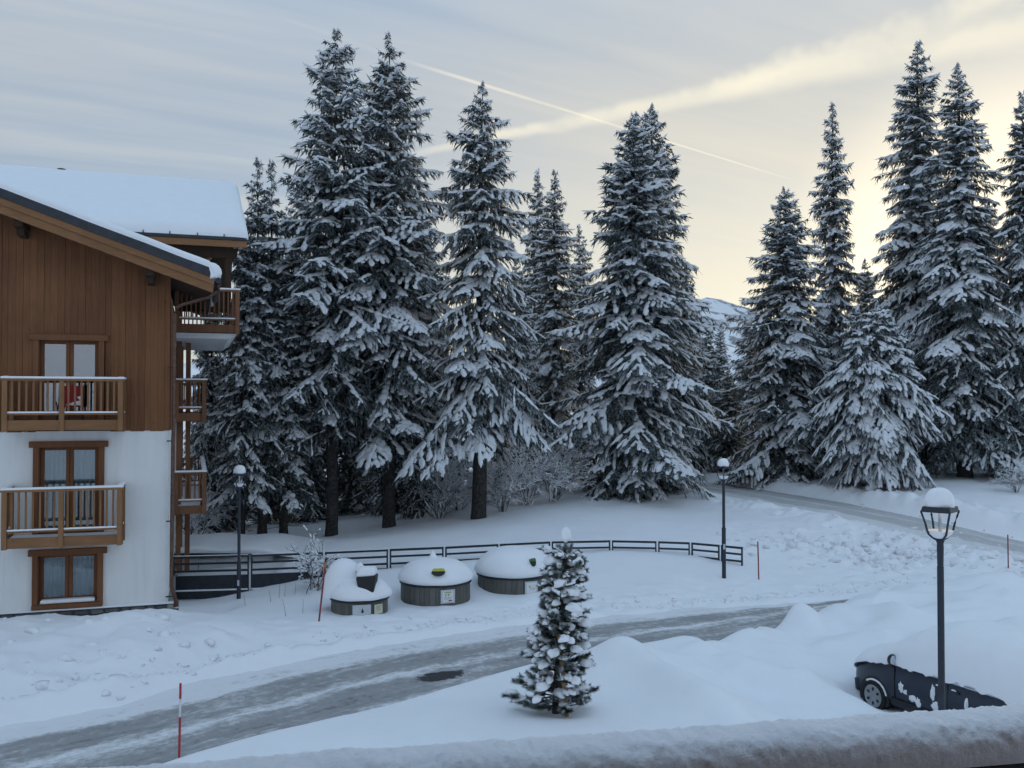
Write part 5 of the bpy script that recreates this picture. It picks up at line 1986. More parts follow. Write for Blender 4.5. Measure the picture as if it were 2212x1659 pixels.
# ---- clods thrown up by the plough
def build_clods():
    rng = np.random.default_rng(77)
    ico = bmesh.new()
    bmesh.ops.create_icosphere(ico, subdivisions=1, radius=1.0)
    iv = np.array([v.co[:] for v in ico.verts])
    if_ = np.array([[v.index for v in f.verts] for f in ico.faces])
    ico.free()

    def heap(name, spots, mat, label, smin, smax):
        n = len(spots)
        x, y = spots[:, 0], spots[:, 1]
        z = ground_z(x, y)
        s = smin + (smax - smin) * rng.random(n) ** 2.6
        q = iv[None] * (1 + 0.28 * rng.standard_normal((n, len(iv), 1)))
        q = q * np.stack([1 + 0.5 * rng.random(n), 0.8 + 0.4 * rng.random(n), 0.5 + 0.3 * rng.random(n)], 1)[:, None]
        a = rng.random(n) * 6.28
        ca, sa = np.cos(a)[:, None], np.sin(a)[:, None]
        X = (q[..., 0] * ca - q[..., 1] * sa) * s[:, None] + x[:, None]
        Y = (q[..., 0] * sa + q[..., 1] * ca) * s[:, None] + y[:, None]
        Z = q[..., 2] * s[:, None] + (z - 0.05 * s)[:, None]
        V = np.stack([X, Y, Z], -1).reshape(-1, 3)
        F = (if_[None] + (np.arange(n) * len(iv))[:, None, None]).reshape(-1, 3)
        o = link(name, np_mesh(name, V, F, True), mat)
        tag(o, label, 'snow clods', kind='stuff')
    a = np.stack([DEBRIS_A.x + rng.normal(0, 2.1, 420), DEBRIS_A.y + rng.normal(-0.3, 1.3, 420)], 1)
    b = np.stack([17.2 + rng.normal(0, 0.9, 110), 31.8 + rng.normal(0, 0.9, 110)], 1)
    heap('snow_clods', np.concatenate([a, b]), M['snow_dirty'], 'dirty broken snow clods heaped below the climbing track', 0.03, 0.19)
    n3 = 60
    px3 = rng.uniform(0, 500, n3)
    spots = []
    for q in px3:
        w_ = W(q, 1340 + rng.normal(60, 45), rng.uniform(17.6, 21.6))
        spots.append((w_.x, w_.y))
    heap('snow_clods', np.array(spots), M['snow'], 'white ploughed snow lumps on the bank before the chalet', 0.03, 0.15)
    i = rng.integers(8, len(ROAD_FAR) - 8, 700)
    p = ROAD_FAR[i] + np.stack([rng.normal(0, 0.15, 700), np.abs(rng.normal(0.15, 0.55, 700))], 1)
    heap('snow_clods', p, M['snow'], 'small white snow crumbs strewn along the far edge of the lower road', 0.015, 0.10)


build_clods()


# ---- the balcony we stand on (behind and beside the viewer)
st_ = MB().box((0, 0.1, EYE - 1.72), (9.0, 3.4, 0.14)).obj('balcony_floor', M['concrete'])
tag(st_, 'concrete balcony floor under the viewer', 'floor', kind='structure')
st_ = MB().box((0.7, -1.35, EYE - 0.3), (7.4, 0.25, 3.0)).obj('house_wall', M['clad'])
tag(st_, 'plank wall of the house behind the viewer', 'wall', kind='structure')
st_ = MB().box((0, 0.0, EYE + 1.05), (9.0, 2.5, 0.14)).obj('balcony_ceiling', M['dark_wood'])
tag(st_, 'wooden ceiling of the balcony above the viewer', 'ceiling', kind='structure')

# ------------------------------------------------------------------ trees
TR = np.random.default_rng(23)

# low dome used for one lump of snow (x along, y across, z up)
_n = 6
_ring0 = [(math.cos(2 * PI * k / _n), math.sin(2 * PI * k / _n), -0.35) for k in range(_n)]
_ring1 = [(0.80 * math.cos(2 * PI * (k + 0.5) / _n), 0.80 * math.sin(2 * PI * (k + 0.5) / _n), 0.42) for k in range(_n)]
BLOB_V = np.array(_ring0 + _ring1 + [(0, 0, 0.80)])
BLOB_F = np.array([(k, (k + 1) % _n, _n + k) for k in range(_n)] + [((k + 1) % _n, _n + (k + 1) % _n, _n + k) for k in range(_n)] + [(_n + k, _n + (k + 1) % _n, 2 * _n) for k in range(_n)])


def blobs(c, d, ln, wd, ht, rng, jit=0.16):
    """lumps of snow: centres c, directions d (unit), half length, half width, height"""
    n = len(c)
    if n == 0:
        return np.zeros((0, 3)), np.zeros((0, 3), int)
    d = d / np.maximum(np.linalg.norm(d, axis=1, keepdims=True), 1e-9)
    up = np.array([0, 0, 1.0])
    s = np.cross(up, d)
    s /= np.maximum(np.linalg.norm(s, axis=1, keepdims=True), 1e-9)
    w = np.cross(d, s)
    B = BLOB_V[None] * (1 + jit * rng.standard_normal((n, len(BLOB_V), 1)))
    P = c[:, None] + B[..., 0:1] * (ln[:, None, None] * d[:, None]) + B[..., 1:2] * (wd[:, None, None] * s[:, None]) + B[..., 2:3] * (ht[:, None, None] * w[:, None])
    F = BLOB_F[None] + (np.arange(n) * len(BLOB_V))[:, None, None]
    return P.reshape(-1, 3), F.reshape(-1, 3)


def fingers(p, d, ln, wd, rng):
    """hanging sprays: one slim triangle each"""
    n = len(p)
    s = rng.standard_normal((n, 3))
    s -= d * (s * d).sum(1, keepdims=True)
    s /= np.maximum(np.linalg.norm(s, axis=1, keepdims=True), 1e-9)
    a = p - s * wd[:, None] * 0.5
    b = p + s * wd[:, None] * 0.5
    m = p + d * ln[:, None]
    V = np.stack([a, b, m], 1).reshape(-1, 3)
    F = np.arange(3 * n).reshape(-1, 3)
    return V, F


def bough(L, rng, load, droop_tw=0.35, dens=1.0):
    """one spruce bough of length L along +x: needles (V,F), snow (V,F)"""
    tw_x, tw_y, tw_z = [], [], []
    segs = []          # (start, dir, length) of every twig, straight pieces
    n_tw = max(5, int(L / 0.15 * dens))
    xs = L * (0.10 + 0.90 * (np.arange(n_tw) + rng.random(n_tw) * 0.7) / n_tw)
    for i, x in enumerate(xs):
        t = x / L
        ln = L * 0.36 * (min(1, t * 4 + 0.35)) * (1.0 - t) ** 0.75 + 0.13
        ln = min(ln, 0.95) * rng.uniform(0.65, 1.2)
        for sgn in (1, -1):
            if rng.random() < 0.12:
                continue
            a = R(rng.uniform(42, 70))
            dz = -droop_tw * rng.uniform(0.4, 1.5)
            segs.append((x, 0.0, 0.02, math.cos(a), sgn * math.sin(a), dz, ln))
    S = np.array(segs)
    nv, nf, sv, sf = [], [], [], []
    no = so = 0

    def addn(V, F):
        nonlocal no
        nv.append(V)
        nf.append(F + no)
        no += len(V)

    def adds(V, F):
        nonlocal so
        sv.append(V)
        sf.append(F + so)
        so += len(V)
    # sprays hanging from twigs
    pts, dirs = [], []
    for (x, y, z, dx, dy, dz, ln) in S:
        k = max(2, int(ln / 0.075))
        tt = (np.arange(k) + rng.random(k)) / k
        sag = -0.5 * ln * tt ** 2 * 0.6
        P = np.stack([x + dx * ln * tt, y + dy * ln * tt, z + dz * ln * tt + sag], 1)
        pts.append(P)
        D = np.stack([dx * 0.55 + 0.25 * rng.standard_normal(k), dy * 0.55 + 0.25 * rng.standard_normal(k), -0.75 + 0.30 * rng.standard_normal(k)], 1)
        dirs.append(D)
    k = int(L / 0.06)
    tt = rng.random(k)
    pts.append(np.stack([L * tt, 0 * tt, 0 * tt], 1))
    dirs.append(np.stack([0.45 + 0.2 * rng.standard_normal(k), 0.45 * rng.standard_normal(k), -0.7 + 0.35 * rng.standard_normal(k)], 1))
    P = np.concatenate(pts)
    D = np.concatenate(dirs)
    D /= np.linalg.norm(D, axis=1, keepdims=True)
    V, F = fingers(P, D, rng.uniform(0.14, 0.44, len(P)), rng.uniform(0.035, 0.085, len(P)), rng)
    addn(V, F)
    # flat blade along every twig and along the bough itself
    for grp in (S,):
        st = grp[:, 0:3]
        dd = grp[:, 3:6]
        ln = grp[:, 6]
        mid = st + dd * ln[:, None] * 0.5 + np.array([0, 0, -0.04])
        end = st + dd * ln[:, None] * 1.05
        end[:, 2] -= 0.28 * ln
        sd = np.stack([-dd[:, 1], dd[:, 0], 0 * ln], 1) * 0.05
        V = np.stack([st, mid - sd, mid + sd, end], 1).reshape(-1, 3)
        q = np.arange(len(grp))[:, None] * 4
        F = np.concatenate([q + np.array([[0, 1, 2]]), q + np.array([[1, 3, 2]])])
        addn(V, F)
    # snow lumps: on the bough's back and on the outer twigs
    if load > 0:
        k = max(2, int(L / 0.24))
        tt = np.linspace(0.18, 1.0, k) + rng.uniform(-0.03, 0.03, k)
        c = np.stack([L * tt, rng.uniform(-0.03, 0.03, k), 0.035 + 0 * tt], 1)
        ok = rng.random(k) < (0.55 + 0.45 * load)
        d = np.stack([np.ones(k), 0.25 * rng.standard_normal(k), -0.05 * np.ones(k)], 1)
        wd = (0.062 + 0.055 * load) * rng.uniform(0.6, 1.35, k) * (0.75 + 0.5 * np.sin(np.clip(tt, 0, 1) * PI))
        V, F = blobs(c[ok], d[ok], (L / k * 0.72 * rng.uniform(0.8, 1.3, k))[ok], wd[ok], wd[ok] * 0.85, rng)
        adds(V, F)
        ok = rng.random(len(S)) < load * np.clip(0.18 + 0.95 * S[:, 0] / L, 0, 1)
        Q = S[ok]
        if len(Q):
            dd = Q[:, 3:6].copy()
            dd[:, 2] -= 0.22
            ln = Q[:, 6]
            c = Q[:, 0:3] + Q[:, 3:6] * (ln * 0.52)[:, None]
            c[:, 2] += 0.02 - 0.08 * ln
            wd = (0.042 + 0.040 * load) * rng.uniform(0.6, 1.4, len(Q))
            for q0, q1 in ((0.30, 0.30), (0.74, 0.30)):
                c = Q[:, 0:3] + Q[:, 3:6] * (ln * q0)[:, None] + rng.normal(0, 0.018, (len(Q), 3))
                c[:, 2] += 0.02 - 0.22 * ln * q0 ** 2
                wq = wd * rng.uniform(0.75, 1.5, len(Q))
                V, F = blobs(c, dd, ln * q1 * rng.uniform(0.8, 1.15, len(Q)), wq, wq * 0.85, rng, 0.2)
                adds(V, F)
            far = ln > 0.42
            if far.any():
                c = Q[far, 0:3] + Q[far, 3:6] * (ln[far] * 0.95)[:, None]
                c[:, 2] -= 0.17 * ln[far]
                d2 = Q[far, 3:6].copy()
                d2[:, 2] -= 0.6
                w2 = (0.055 + 0.04 * load) * rng.uniform(0.7, 1.3, far.sum())
                V, F = blobs(c, d2, ln[far] * 0.24, w2, w2 * 0.8, rng)
                adds(V, F)
    cat = lambda a, w: np.concatenate(a) if a else np.zeros((0, w))
    return cat(nv, 3), cat(nf, 3).astype(int), cat(sv, 3), cat(sf, 3).astype(int)


LIB = {}
for cls, L in (('s', 0.75), ('m', 1.5), ('l', 2.5), ('x', 3.6)):
    for k in range(5):
        LIB[cls, k, 'hi'] = (L, *bough(L, TR, 0.90 - 0.09 * k, 0.30 + 0.06 * k, 1.0 if L < 2 else 0.85))
        LIB[cls, k, 'lo'] = (L, *bough(L, TR, 0.16 - 0.04 * k, 0.45, 0.8 if L < 2 else 0.7))


def spruce_mesh(name, H, prof, z_crown, rng, snow=0.8, whorl=0.46, per=7, slope=(0.45, -0.10, -0.50), sag=(0.05, 0.22, 0.35), forks=((0, 0, 1.0),), r_base=0.24, bare_twigs=True, low_snow=0.35, wide=1.0, upturn=0.10):
    """prof: [(t, radius)] with t = 0 at the crown's foot and 1 at the tip. Returns (trunk, crown, snow) meshes standing on z = 0"""
    NV, NF, SV, SF = [], [], [], []
    no = so = 0
    todo = {}
    pt = [p[0] for p in prof]
    pr = [p[1] for p in prof]
    for (fx, fy, fh) in forks:
        Ht = H * fh
        z = z_crown
        w = 0
        while z < Ht - 0.12:
            t = (z - z_crown) / (Ht - z_crown)
            Rr = float(np.interp(t, pt, pr)) * (1.0 if fh == 1.0 else 0.8)
            n = per if t < 0.85 else max(4, per - 2)
            if t > 0.97:
                n = 4
            ph = rng.uniform(0, 2 * PI)
            for k in range(n):
                az = ph + 2 * PI * k / n + rng.normal(0, 0.22)
                L = Rr * rng.uniform(0.55, 1.22) * (1.0 + 0.16 * math.sin(az * 2 + z * 1.7))
                if rng.random() < 0.10:
                    L *= 0.6
                L = max(L, 0.16)
                zz = z + rng.normal(0, 0.07) if rng.random() < 0.75 else z + rng.uniform(-0.3, 0.3)
                if t > 0.5:
                    q = (t - 0.5) * 2
                    s0 = slope[1] + (slope[0] - slope[1]) * q ** 1.6
                    sg = sag[1] + (sag[0] - sag[1]) * q
                else:
                    q = t * 2
                    s0 = slope[2] + (slope[1] - slope[2]) * q
                    sg = sag[2] + (sag[1] - sag[2]) * q
                s0 += rng.normal(0, 0.10)
                sg *= rng.uniform(0.6, 1.4)
                cls = 's' if L < 1.05 else 'm' if L < 1.95 else 'l' if L < 3.0 else 'x'
                load = snow if t > 0.25 else snow * (low_snow + (1 - low_snow) * t / 0.25)
                kind = 'hi' if rng.random() < load else 'lo'
                todo.setdefault((cls, int(rng.integers(5)), kind), []).append((L, az, zz, s0, sg, fx * min(1, zz / (H * 0.5)), fy * min(1, zz / (H * 0.5)), upturn * rng.uniform(0.3, 1.5)))
            z += whorl * (0.72 + 0.62 * (1 - t)) * rng.uniform(0.8, 1.25)
            w += 1
        # leader
        todo.setdefault(('s', 0, 'hi'), []).append((0.40, rng.uniform(0, 6), Ht - 0.35, 2.2, 0.0, fx, fy, 0.0))
        todo.setdefault(('s', 1, 'hi'), []).append((0.30, rng.uniform(0, 6), Ht - 0.15, 3.5, 0.0, fx, fy, 0.0))
    for key, items in todo.items():
        Lc, nV, nF, sV, sF = LIB[key]
        I = np.array(items)
        n = len(I)
        L, az, zz, s0, sg, ox, oy, upt = I.T

        def place(V, is_snow):
            k = (L / Lc)[:, None]
            x = V[None, :, 0] * k
            y = V[None, :, 1] * k * wide
            # snow keeps its real thickness on short boughs
            z = V[None, :, 2] * (k ** 0.6)
            t = x / L[:, None]
            bend = s0[:, None] * x - sg[:, None] * L[:, None] * t ** 2 + upt[:, None] * L[:, None] * np.maximum(t, 0) ** 4
            # keep the true length on steep boughs
            c = 1 / np.sqrt(1 + s0[:, None] ** 2)
            x = x * c
            z = z + bend * c
            ca, sa = np.cos(az)[:, None], np.sin(az)[:, None]
            X = x * ca - y * sa + ox[:, None]
            Y = x * sa + y * ca + oy[:, None]
            return np.stack([X, Y, z + zz[:, None]], -1).reshape(-1, 3)
        P = place(nV, False)
        F = (nF[None] + (np.arange(n) * len(nV))[:, None, None]).reshape(-1, 3) + no
        NV.append(P)
        NF.append(F)
        no += len(P)
        if len(sV):
            P = place(sV, True)
            F = (sF[None] + (np.arange(n) * len(sV))[:, None, None]).reshape(-1, 3) + so
            SV.append(P)
            SF.append(F)
            so += len(P)
    crown = np_mesh(name + '_crown', np.concatenate(NV), np.concatenate(NF), False)
    crown.materials.append(M['needle'])
    snow_me = np_mesh(name + '_snow', np.concatenate(SV), np.concatenate(SF), True)
    snow_me.materials.append(M['snow_tree'])
    # trunk with dead lower limbs
    mb = MB()
    for (fx, fy, fh) in forks:
        zs = np.linspace(-0.6, H * fh - 0.1, 22)
        pts = []
        for q in zs:
            k = min(1, max(0, q) / (H * 0.5))
            pts.append((fx * k + 0.03 * math.sin(q * 1.1), fy * k + 0.03 * math.cos(q * 0.9), q))
        rad = [max(0.012, r_base * (1.0 if fh == 1 else 0.75) * (1 - max(0, q) / (H * fh)) ** 0.85 * (1.25 if q < 0.3 else 1.0)) for q in zs]
        mb.tube(pts, rad, 12)
    lim = MB()
    if bare_twigs:
        z = 0.9
        while z < z_crown + 2.0:
            for k in range(int(rng.integers(3, 6))):
                az = rng.uniform(0, 2 * PI)
                L = rng.uniform(0.7, 2.3)
                ca, sa = math.cos(az), math.sin(az)
                dp = rng.uniform(0.1, 0.35)
                pts = [(ca * L * q, sa * L * q, z - dp * L * q + 0.22 * L * q * q + 0.03 * math.sin(q * 9 + az)) for q in (0.05, 0.35, 0.7, 1.0)]
                lim.tube(pts, [0.020, 0.015, 0.010, 0.004], 3, False)
                for e in range(int(rng.integers(1, 4))):
                    q = rng.uniform(0.3, 0.85)
                    b = Vector((ca * L * q, sa * L * q, z - dp * L * q + 0.22 * L * q * q))
                    a2 = az + rng.choice((-1, 1)) * rng.uniform(0.5, 1.0)
                    l2 = rng.uniform(0.25, 0.7)
                    lim.tube([b, b + Vector((math.cos(a2) * l2, math.sin(a2) * l2, rng.uniform(-0.2, 0.05) * l2))], [0.009, 0.003], 3, False)
            z += rng.uniform(0.28, 0.5)
    for f in lim.f:
        pass
    mb.add(lim.v, lim.f)
    tme = mb.mesh(name + '_trunk', smooth=True, angle=60)
    tme.materials.append(M['bark'])
    return tme, crown, snow_me


GROUP_T = 'snow-laden spruces along the slope'


def put_tree(meshes, x, y, rot, s, label, lean=(0, 0), z=None, sz=None):
    t = empty('spruce_tree', (x, y, (gz(x, y) if z is None else z) - 0.05), rot)
    hr = random.Random(label)
    t.rotation_euler = (lean[0] + R(hr.uniform(-0.5, 0.5)), lean[1] + R(hr.uniform(-0.5, 0.5)), rot)
    t.scale = (s * hr.uniform(0.94, 1.08), s * hr.uniform(0.94, 1.08), s if sz is None else sz)
    tag(t, label, 'tree', GROUP_T)
    link('trunk', meshes[0], None, t)
    link('crown', meshes[1], None, t)
    o = link('snow', meshes[2], None, t)
    o['kind'] = 'stuff'
    return t


def by_pix(px, py_base, py_top, d):
    b = W(px, py_base, d)
    tp = W(px, py_top, d)
    zb = gz(b.x, d)
    return b.x, d, tp.z - zb


# --- the kinds, each with its own outline
A = spruce_mesh('tall_bare', 21.0, [(0, 1.6), (0.12, 2.3), (0.35, 2.55), (0.55, 2.2), (0.72, 1.65), (0.86, 1.0), (0.95, 0.5), (1, 0.15)], 4.6, TR, 0.86, 0.50, 7, (0.5, 0.0, -0.38), (0.05, 0.20, 0.30), r_base=0.22, low_snow=0.22)
B = spruce_mesh('tall_dense', 21.0, [(0, 2.0), (0.15, 2.6), (0.4, 2.6), (0.6, 2.1), (0.75, 1.55), (0.88, 0.85), (0.95, 0.45), (1, 0.14)], 3.4, TR, 0.86, 0.48, 7, (0.5, -0.05, -0.45), (0.05, 0.26, 0.34), r_base=0.25, low_snow=0.22)
C = spruce_mesh('mid_boughs', 18.5, [(0, 2.9), (0.10, 3.1), (0.22, 2.3), (0.45, 1.9), (0.62, 1.75), (0.8, 1.25), (0.92, 0.6), (1, 0.15)], 4.7, TR, 0.86, 0.50, 7, (0.5, -0.10, -0.40), (0.06, 0.30, 0.42), r_base=0.30, low_snow=0.9, bare_twigs=False)
D = spruce_mesh('full_cone', 18.0, [(0, 3.5), (0.15, 3.15), (0.4, 2.45), (0.6, 1.85), (0.78, 1.25), (0.9, 0.75), (0.96, 0.4), (1, 0.14)], 0.7, TR, 0.82, 0.44, 8, (0.45, -0.32, -0.62), (0.05, 0.25, 0.28), r_base=0.28, bare_twigs=False, low_snow=0.6, upturn=0.14)
E = spruce_mesh('slender', 19.0, [(0, 2.0), (0.2, 1.75), (0.45, 1.35), (0.65, 1.1), (0.8, 0.8), (0.92, 0.42), (1, 0.12)], 1.5, TR, 0.78, 0.40, 7, (0.55, -0.30, -0.55), (0.05, 0.22, 0.25), r_base=0.22, bare_twigs=False, low_snow=0.5)
II = spruce_mesh('dark_young', 10.0, [(0, 2.3), (0.3, 2.0), (0.6, 1.3), (0.85, 0.6), (1, 0.12)], 0.3, TR, 0.22, 0.40, 8, (0.5, -0.25, -0.45), (0.05, 0.25, 0.3), r_base=0.15, low_snow=0.3, bare_twigs=False)
F_ = spruce_mesh('tall_slim', 23.0, [(0, 2.6), (0.15, 2.75), (0.4, 2.2), (0.6, 1.65), (0.75, 1.2), (0.88, 0.75), (0.95, 0.4), (1, 0.12)], 2.4, TR, 0.80, 0.46, 8, (0.5, -0.42, -0.70), (0.05, 0.25, 0.28), r_base=0.30, bare_twigs=True, low_snow=0.6, upturn=0.08)
G = spruce_mesh('weeping_young', 9.5, [(0, 2.6), (0.2, 3.1), (0.45, 2.5), (0.65, 1.6), (0.82, 0.95), (1, 0.15)], 2.4, TR, 0.97, 0.46, 8, (0.5, -0.15, -0.65), (0.08, 0.40, 0.55), forks=((0, 0, 1.0), (-0.9, 0.3, 0.98), (0.7, -0.2, 0.92)), r_base=0.20, low_snow=0.8, bare_twigs=True, upturn=0.0)
HH = spruce_mesh('double_top', 15.5, [(0, 1.5), (0.3, 1.45), (0.6, 1.05), (0.8, 0.75), (0.92, 0.42), (1, 0.13)], 3.0, TR, 0.62, 0.48, 6, (0.5, -0.2, -0.4), (0.05, 0.25, 0.3), forks=((-0.25, 0, 1.0), (0.3, 0.1, 0.995)), r_base=0.19, low_snow=0.3)


def plant(kind, H0, px, pb, pt, d, rot, label, wid=1.0, lean=(0, 0)):
    x, y, h = by_pix(px, pb, pt, d)
    s = h / H0
    return put_tree(kind, x, y, rot, s * wid, label, lean, sz=s)


plant(A, 21.0, 716, 1162, 66, 37.8, 0.4, 'tallest spruce left of centre, bare straight trunk below', 1.12)
plant(B, 21.0, 842, 1155, 78, 38.8, 2.1, 'tall dense spruce close beside the tallest one, thick trunk', 1.16)
plant(HH, 15.5, 566, 1175, 345, 37.0, 0.0, 'narrow two-tipped spruce just right of the chalet roof', 1.0)
plant(C, 18.5, 1035, 1118, 183, 38.0, 1.0, 'spruce with broad snow-heaped low boughs behind the bins', 1.12)
plant(D, 18.0, 1366, 1072, 246, 42.5, 0.7, 'full cone spruce whose boughs reach the snow, centre', 1.34)
plant(D, 18.0, 1408, 1062, 232, 46.0, 3.3, 'spruce close behind the full cone spruce, slightly taller', 1.12)
plant(E, 19.0, 1202, 1092, 372, 50.0, 0.2, 'slender spruce between the low-boughed and the full cone spruce', 1.25)
plant(E, 19.0, 1160, 1094, 368, 54.0, 2.6, 'thin spire just left of the slender middle spruce', 1.0)
plant(E, 19.0, 1254, 1090, 486, 58.0, 4.0, 'small distant spire between slender spruce and full cone spruce', 1.2)
plant(D, 18.0, 1700, 1045, 408, 47.5, 1.9, 'broad spruce right of the mountain gap, boughs to the ground', 1.36)
plant(E, 19.0, 1803, 1050, 225, 52.0, 5.0, 'slim spire spruce standing alone against the bright sky', 1.0)
plant(F_, 23.0, 1988, 1062, 92, 50.0, 0.9, 'tallest spruce of the right-hand group', 1.25)
plant(F_, 23.0, 2083, 1085, 140, 45.0, 3.8, 'large spruce nearest the track in the right-hand group', 1.34)
plant(F_, 23.0, 2222, 1085, 200, 44.5, 5.6, 'spruce cut by the right edge of the picture', 1.15)
plant(G, 9.5, 1893, 1062, 655, 43.0, 0.3, 'weeping snow-covered young spruce before the tall right-hand group', 1.05)
plant(E, 19.0, 1557, 1045, 690, 66.0, 1.2, 'small distant spruce in the gap before the mountain', 1.3)
plant(E, 19.0, 1630, 1045, 790, 60.0, 2.2, 'lowest distant spruce beside the broad spruce', 1.5)
# trunks and crowns deeper in the wood
plant(HH, 15.5, 522, 1180, 480, 36.5, 1.9, 'spruce with a slim bare trunk behind the left street lamp', 0.95)
plant(HH, 15.5, 612, 1170, 520, 37.5, 3.4, 'thin-trunked spruce between the two-tipped and the tallest spruce', 1.1)
plant(B, 21.0, 455, 1185, 620, 40.5, 4.6, 'shaded spruce peeping out behind the chalet balconies', 0.95)
plant(B, 21.0, 905, 1140, 420, 44.0, 0.9, 'dark spruce filling the gap right of the dense pair', 1.05)
plant(A, 21.0, 650, 1162, 380, 45.0, 3.9, 'dark spruce behind and left of the tallest spruce', 1.15)
plant(C, 18.5, 1115, 1100, 560, 46.5, 3.9, 'spruce behind the low-boughed one, right of its trunk', 1.0)
plant(A, 21.0, 775, 1150, 330, 47.0, 1.4, 'spruce hidden deep between the two tallest left spruces', 1.2)
plant(D, 18.0, 1480, 1040, 560, 52.0, 5.2, 'spruce filling the right flank behind the full cone spruce', 0.95)
plant(B, 21.0, 1875, 1055, 560, 56.0, 2.8, 'dark spruce behind the weeping young spruce', 1.2)
plant(F_, 23.0, 2140, 1075, 420, 54.0, 1.7, 'shaded spruce between the two right-most tall spruces', 1.2)
plant(D, 18.0, 1775, 1045, 640, 55.0, 0.4, 'spruce under the slim spire, right of the broad one', 1.1)
plant(B, 21.0, 560, 1170, 560, 49.0, 5.2, 'spruce far back behind the two-tipped one', 1.3)
plant(F_, 23.0, 2330, 1085, 260, 47.0, 2.3, 'outermost spruce, only its boughs reaching in at the right edge', 1.1)


for (px, pb, pt, d, rot, wd, lab) in (
        (440, 1182, 830, 42.0, 0.3, 1.1, 'dark low spruce seen between the chalet balconies and the lamp'),
        (500, 1178, 900, 44.0, 1.3, 1.2, 'dark young spruce behind the left lamp post'),
        (590, 1172, 850, 46.0, 2.3, 1.2, 'dark young spruce between the slim left trunks'),
        (672, 1166, 830, 45.0, 3.3, 1.2, 'dark young spruce left of the tallest spruce trunk'),
        (760, 1158, 800, 46.5, 4.1, 1.3, 'dark young spruce between the two biggest left trunks'),
        (850, 1150, 820, 44.0, 5.1, 1.15, 'dark low spruce right of the thick trunk'),
        (905, 1143, 900, 41.0, 0.9, 1.0, 'small dark spruce at the wood edge left of the bushes'),
        (960, 1130, 760, 50.0, 1.8, 1.4, 'shaded young spruce behind the leafless bushes'),
        (1080, 1110, 780, 50.0, 2.9, 1.4, 'shaded young spruce behind the low-boughed spruce trunk'),
        (1170, 1100, 800, 51.0, 3.8, 1.4, 'shaded young spruce behind the snowy thicket'),
        (1590, 1042, 850, 54.0, 4.4, 1.3, 'young spruce at the crest beside the far street lamp'),
        (1528, 1045, 700, 58.0, 1.1, 1.2, 'young spruce closing the gap under the mountain, beside the cone spruce'),
        (1618, 1045, 690, 62.0, 2.0, 1.3, 'young spruce under the mountain, beside the broad spruce'),
        (1575, 1045, 800, 52.0, 5.0, 1.3, 'dark young spruce low in the mountain gap'),
        (1980, 1066, 800, 47.0, 5.2, 1.3, 'dark young spruce between the weeping and the large spruce'),
        (1820, 1054, 840, 48.0, 0.5, 1.3, 'dark young spruce left of the weeping one'),
        (2050, 1075, 640, 56.0, 2.6, 1.5, 'dark spruce between the two large right-hand spruces'),
        (1920, 1060, 620, 60.0, 0.7, 1.5, 'dark spruce deep behind the weeping young spruce'),
        (2180, 1085, 760, 50.0, 1.5, 1.4, 'dark young spruce at the right edge behind the large one'),
        (630, 1170, 800, 55.0, 0.2, 1.9, 'dark spruce thicket tree deep behind the slim trunks'),
        (800, 1155, 760, 56.0, 3.0, 1.9, 'dark spruce deep behind the thick trunk'),
        (480, 1180, 820, 52.0, 4.0, 1.9, 'dark spruce deep behind the chalet side balconies')):
    plant(II, 10.0, px, pb, pt, d, rot, lab, wd)


# ---- leafless bushes with snow on every twig
def bush_mesh(name, rng, H, n_stem, spread, depth=4, snow_f=1.0, r0=0.018):
    tv = MB()
    SC, SD, SL, SW = [], [], [], []

    def grow(p, d, L, r, k):
        pts = [p]
        q = p.copy()
        dd = d.copy()
        for i in range(3):
            dd = (dd + Vector((rng.normal(0, 0.16), rng.normal(0, 0.16), rng.normal(0.03, 0.12)))).normalized()
            q = q + dd * (L / 3)
            pts.append(q.copy())
        tv.tube(pts, [r, r * 0.85, r * 0.72, r * 0.6], 3, False)
        for a, b in zip(pts[:-1], pts[1:]):
            e = b - a
            if abs(e.normalized().z) < 0.93 and rng.random() < snow_f:
                SC.append((a + b) / 2 + Vector((0, 0, r + 0.004)))
                SD.append(e.normalized())
                SL.append(e.length * 0.55)
                SW.append(max(0.019, r * 1.9) * rng.uniform(0.8, 1.5))
        if k == 0:
            return
        for _ in range(int(rng.integers(2, 4))):
            i = int(rng.integers(1, 4))
            nd = (dd + Vector((rng.normal(0, 0.6), rng.normal(0, 0.6), rng.normal(-0.05, 0.4)))).normalized()
            grow(pts[i], nd, L * rng.uniform(0.55, 0.8), max(0.0035, r * 0.62), k - 1)
    for _ in range(n_stem):
        a = rng.uniform(0, 2 * PI)
        sp = rng.uniform(0.1, spread)
        d = Vector((math.cos(a) * sp, math.sin(a) * sp, 1)).normalized()
        grow(Vector((math.cos(a) * 0.1, math.sin(a) * 0.1, -0.1)), d, H * 0.42 * rng.uniform(0.7, 1.15), r0, depth)
    tw = tv.mesh(name + '_twigs')
    tw.materials.append(M['twig'])
    V, F = blobs(np.array([tuple(c) for c in SC]), np.array([tuple(c) for c in SD]), np.array(SL), np.array(SW), np.array(SW) * 0.9, rng, 0.1)
    sm = np_mesh(name + '_snow', V, F, True)
    sm.materials.append(M['snow_tree'])
    return tw, sm


BU1 = bush_mesh('bush', TR, 3.0, 12, 0.9, 4, 0.95, 0.020)
BU2 = bush_mesh('bush', TR, 2.6, 11, 0.8, 4, 0.95, 0.018)
BU3 = bush_mesh('shrub', TR, 1.25, 6, 0.5, 3, 0.45, 0.011)


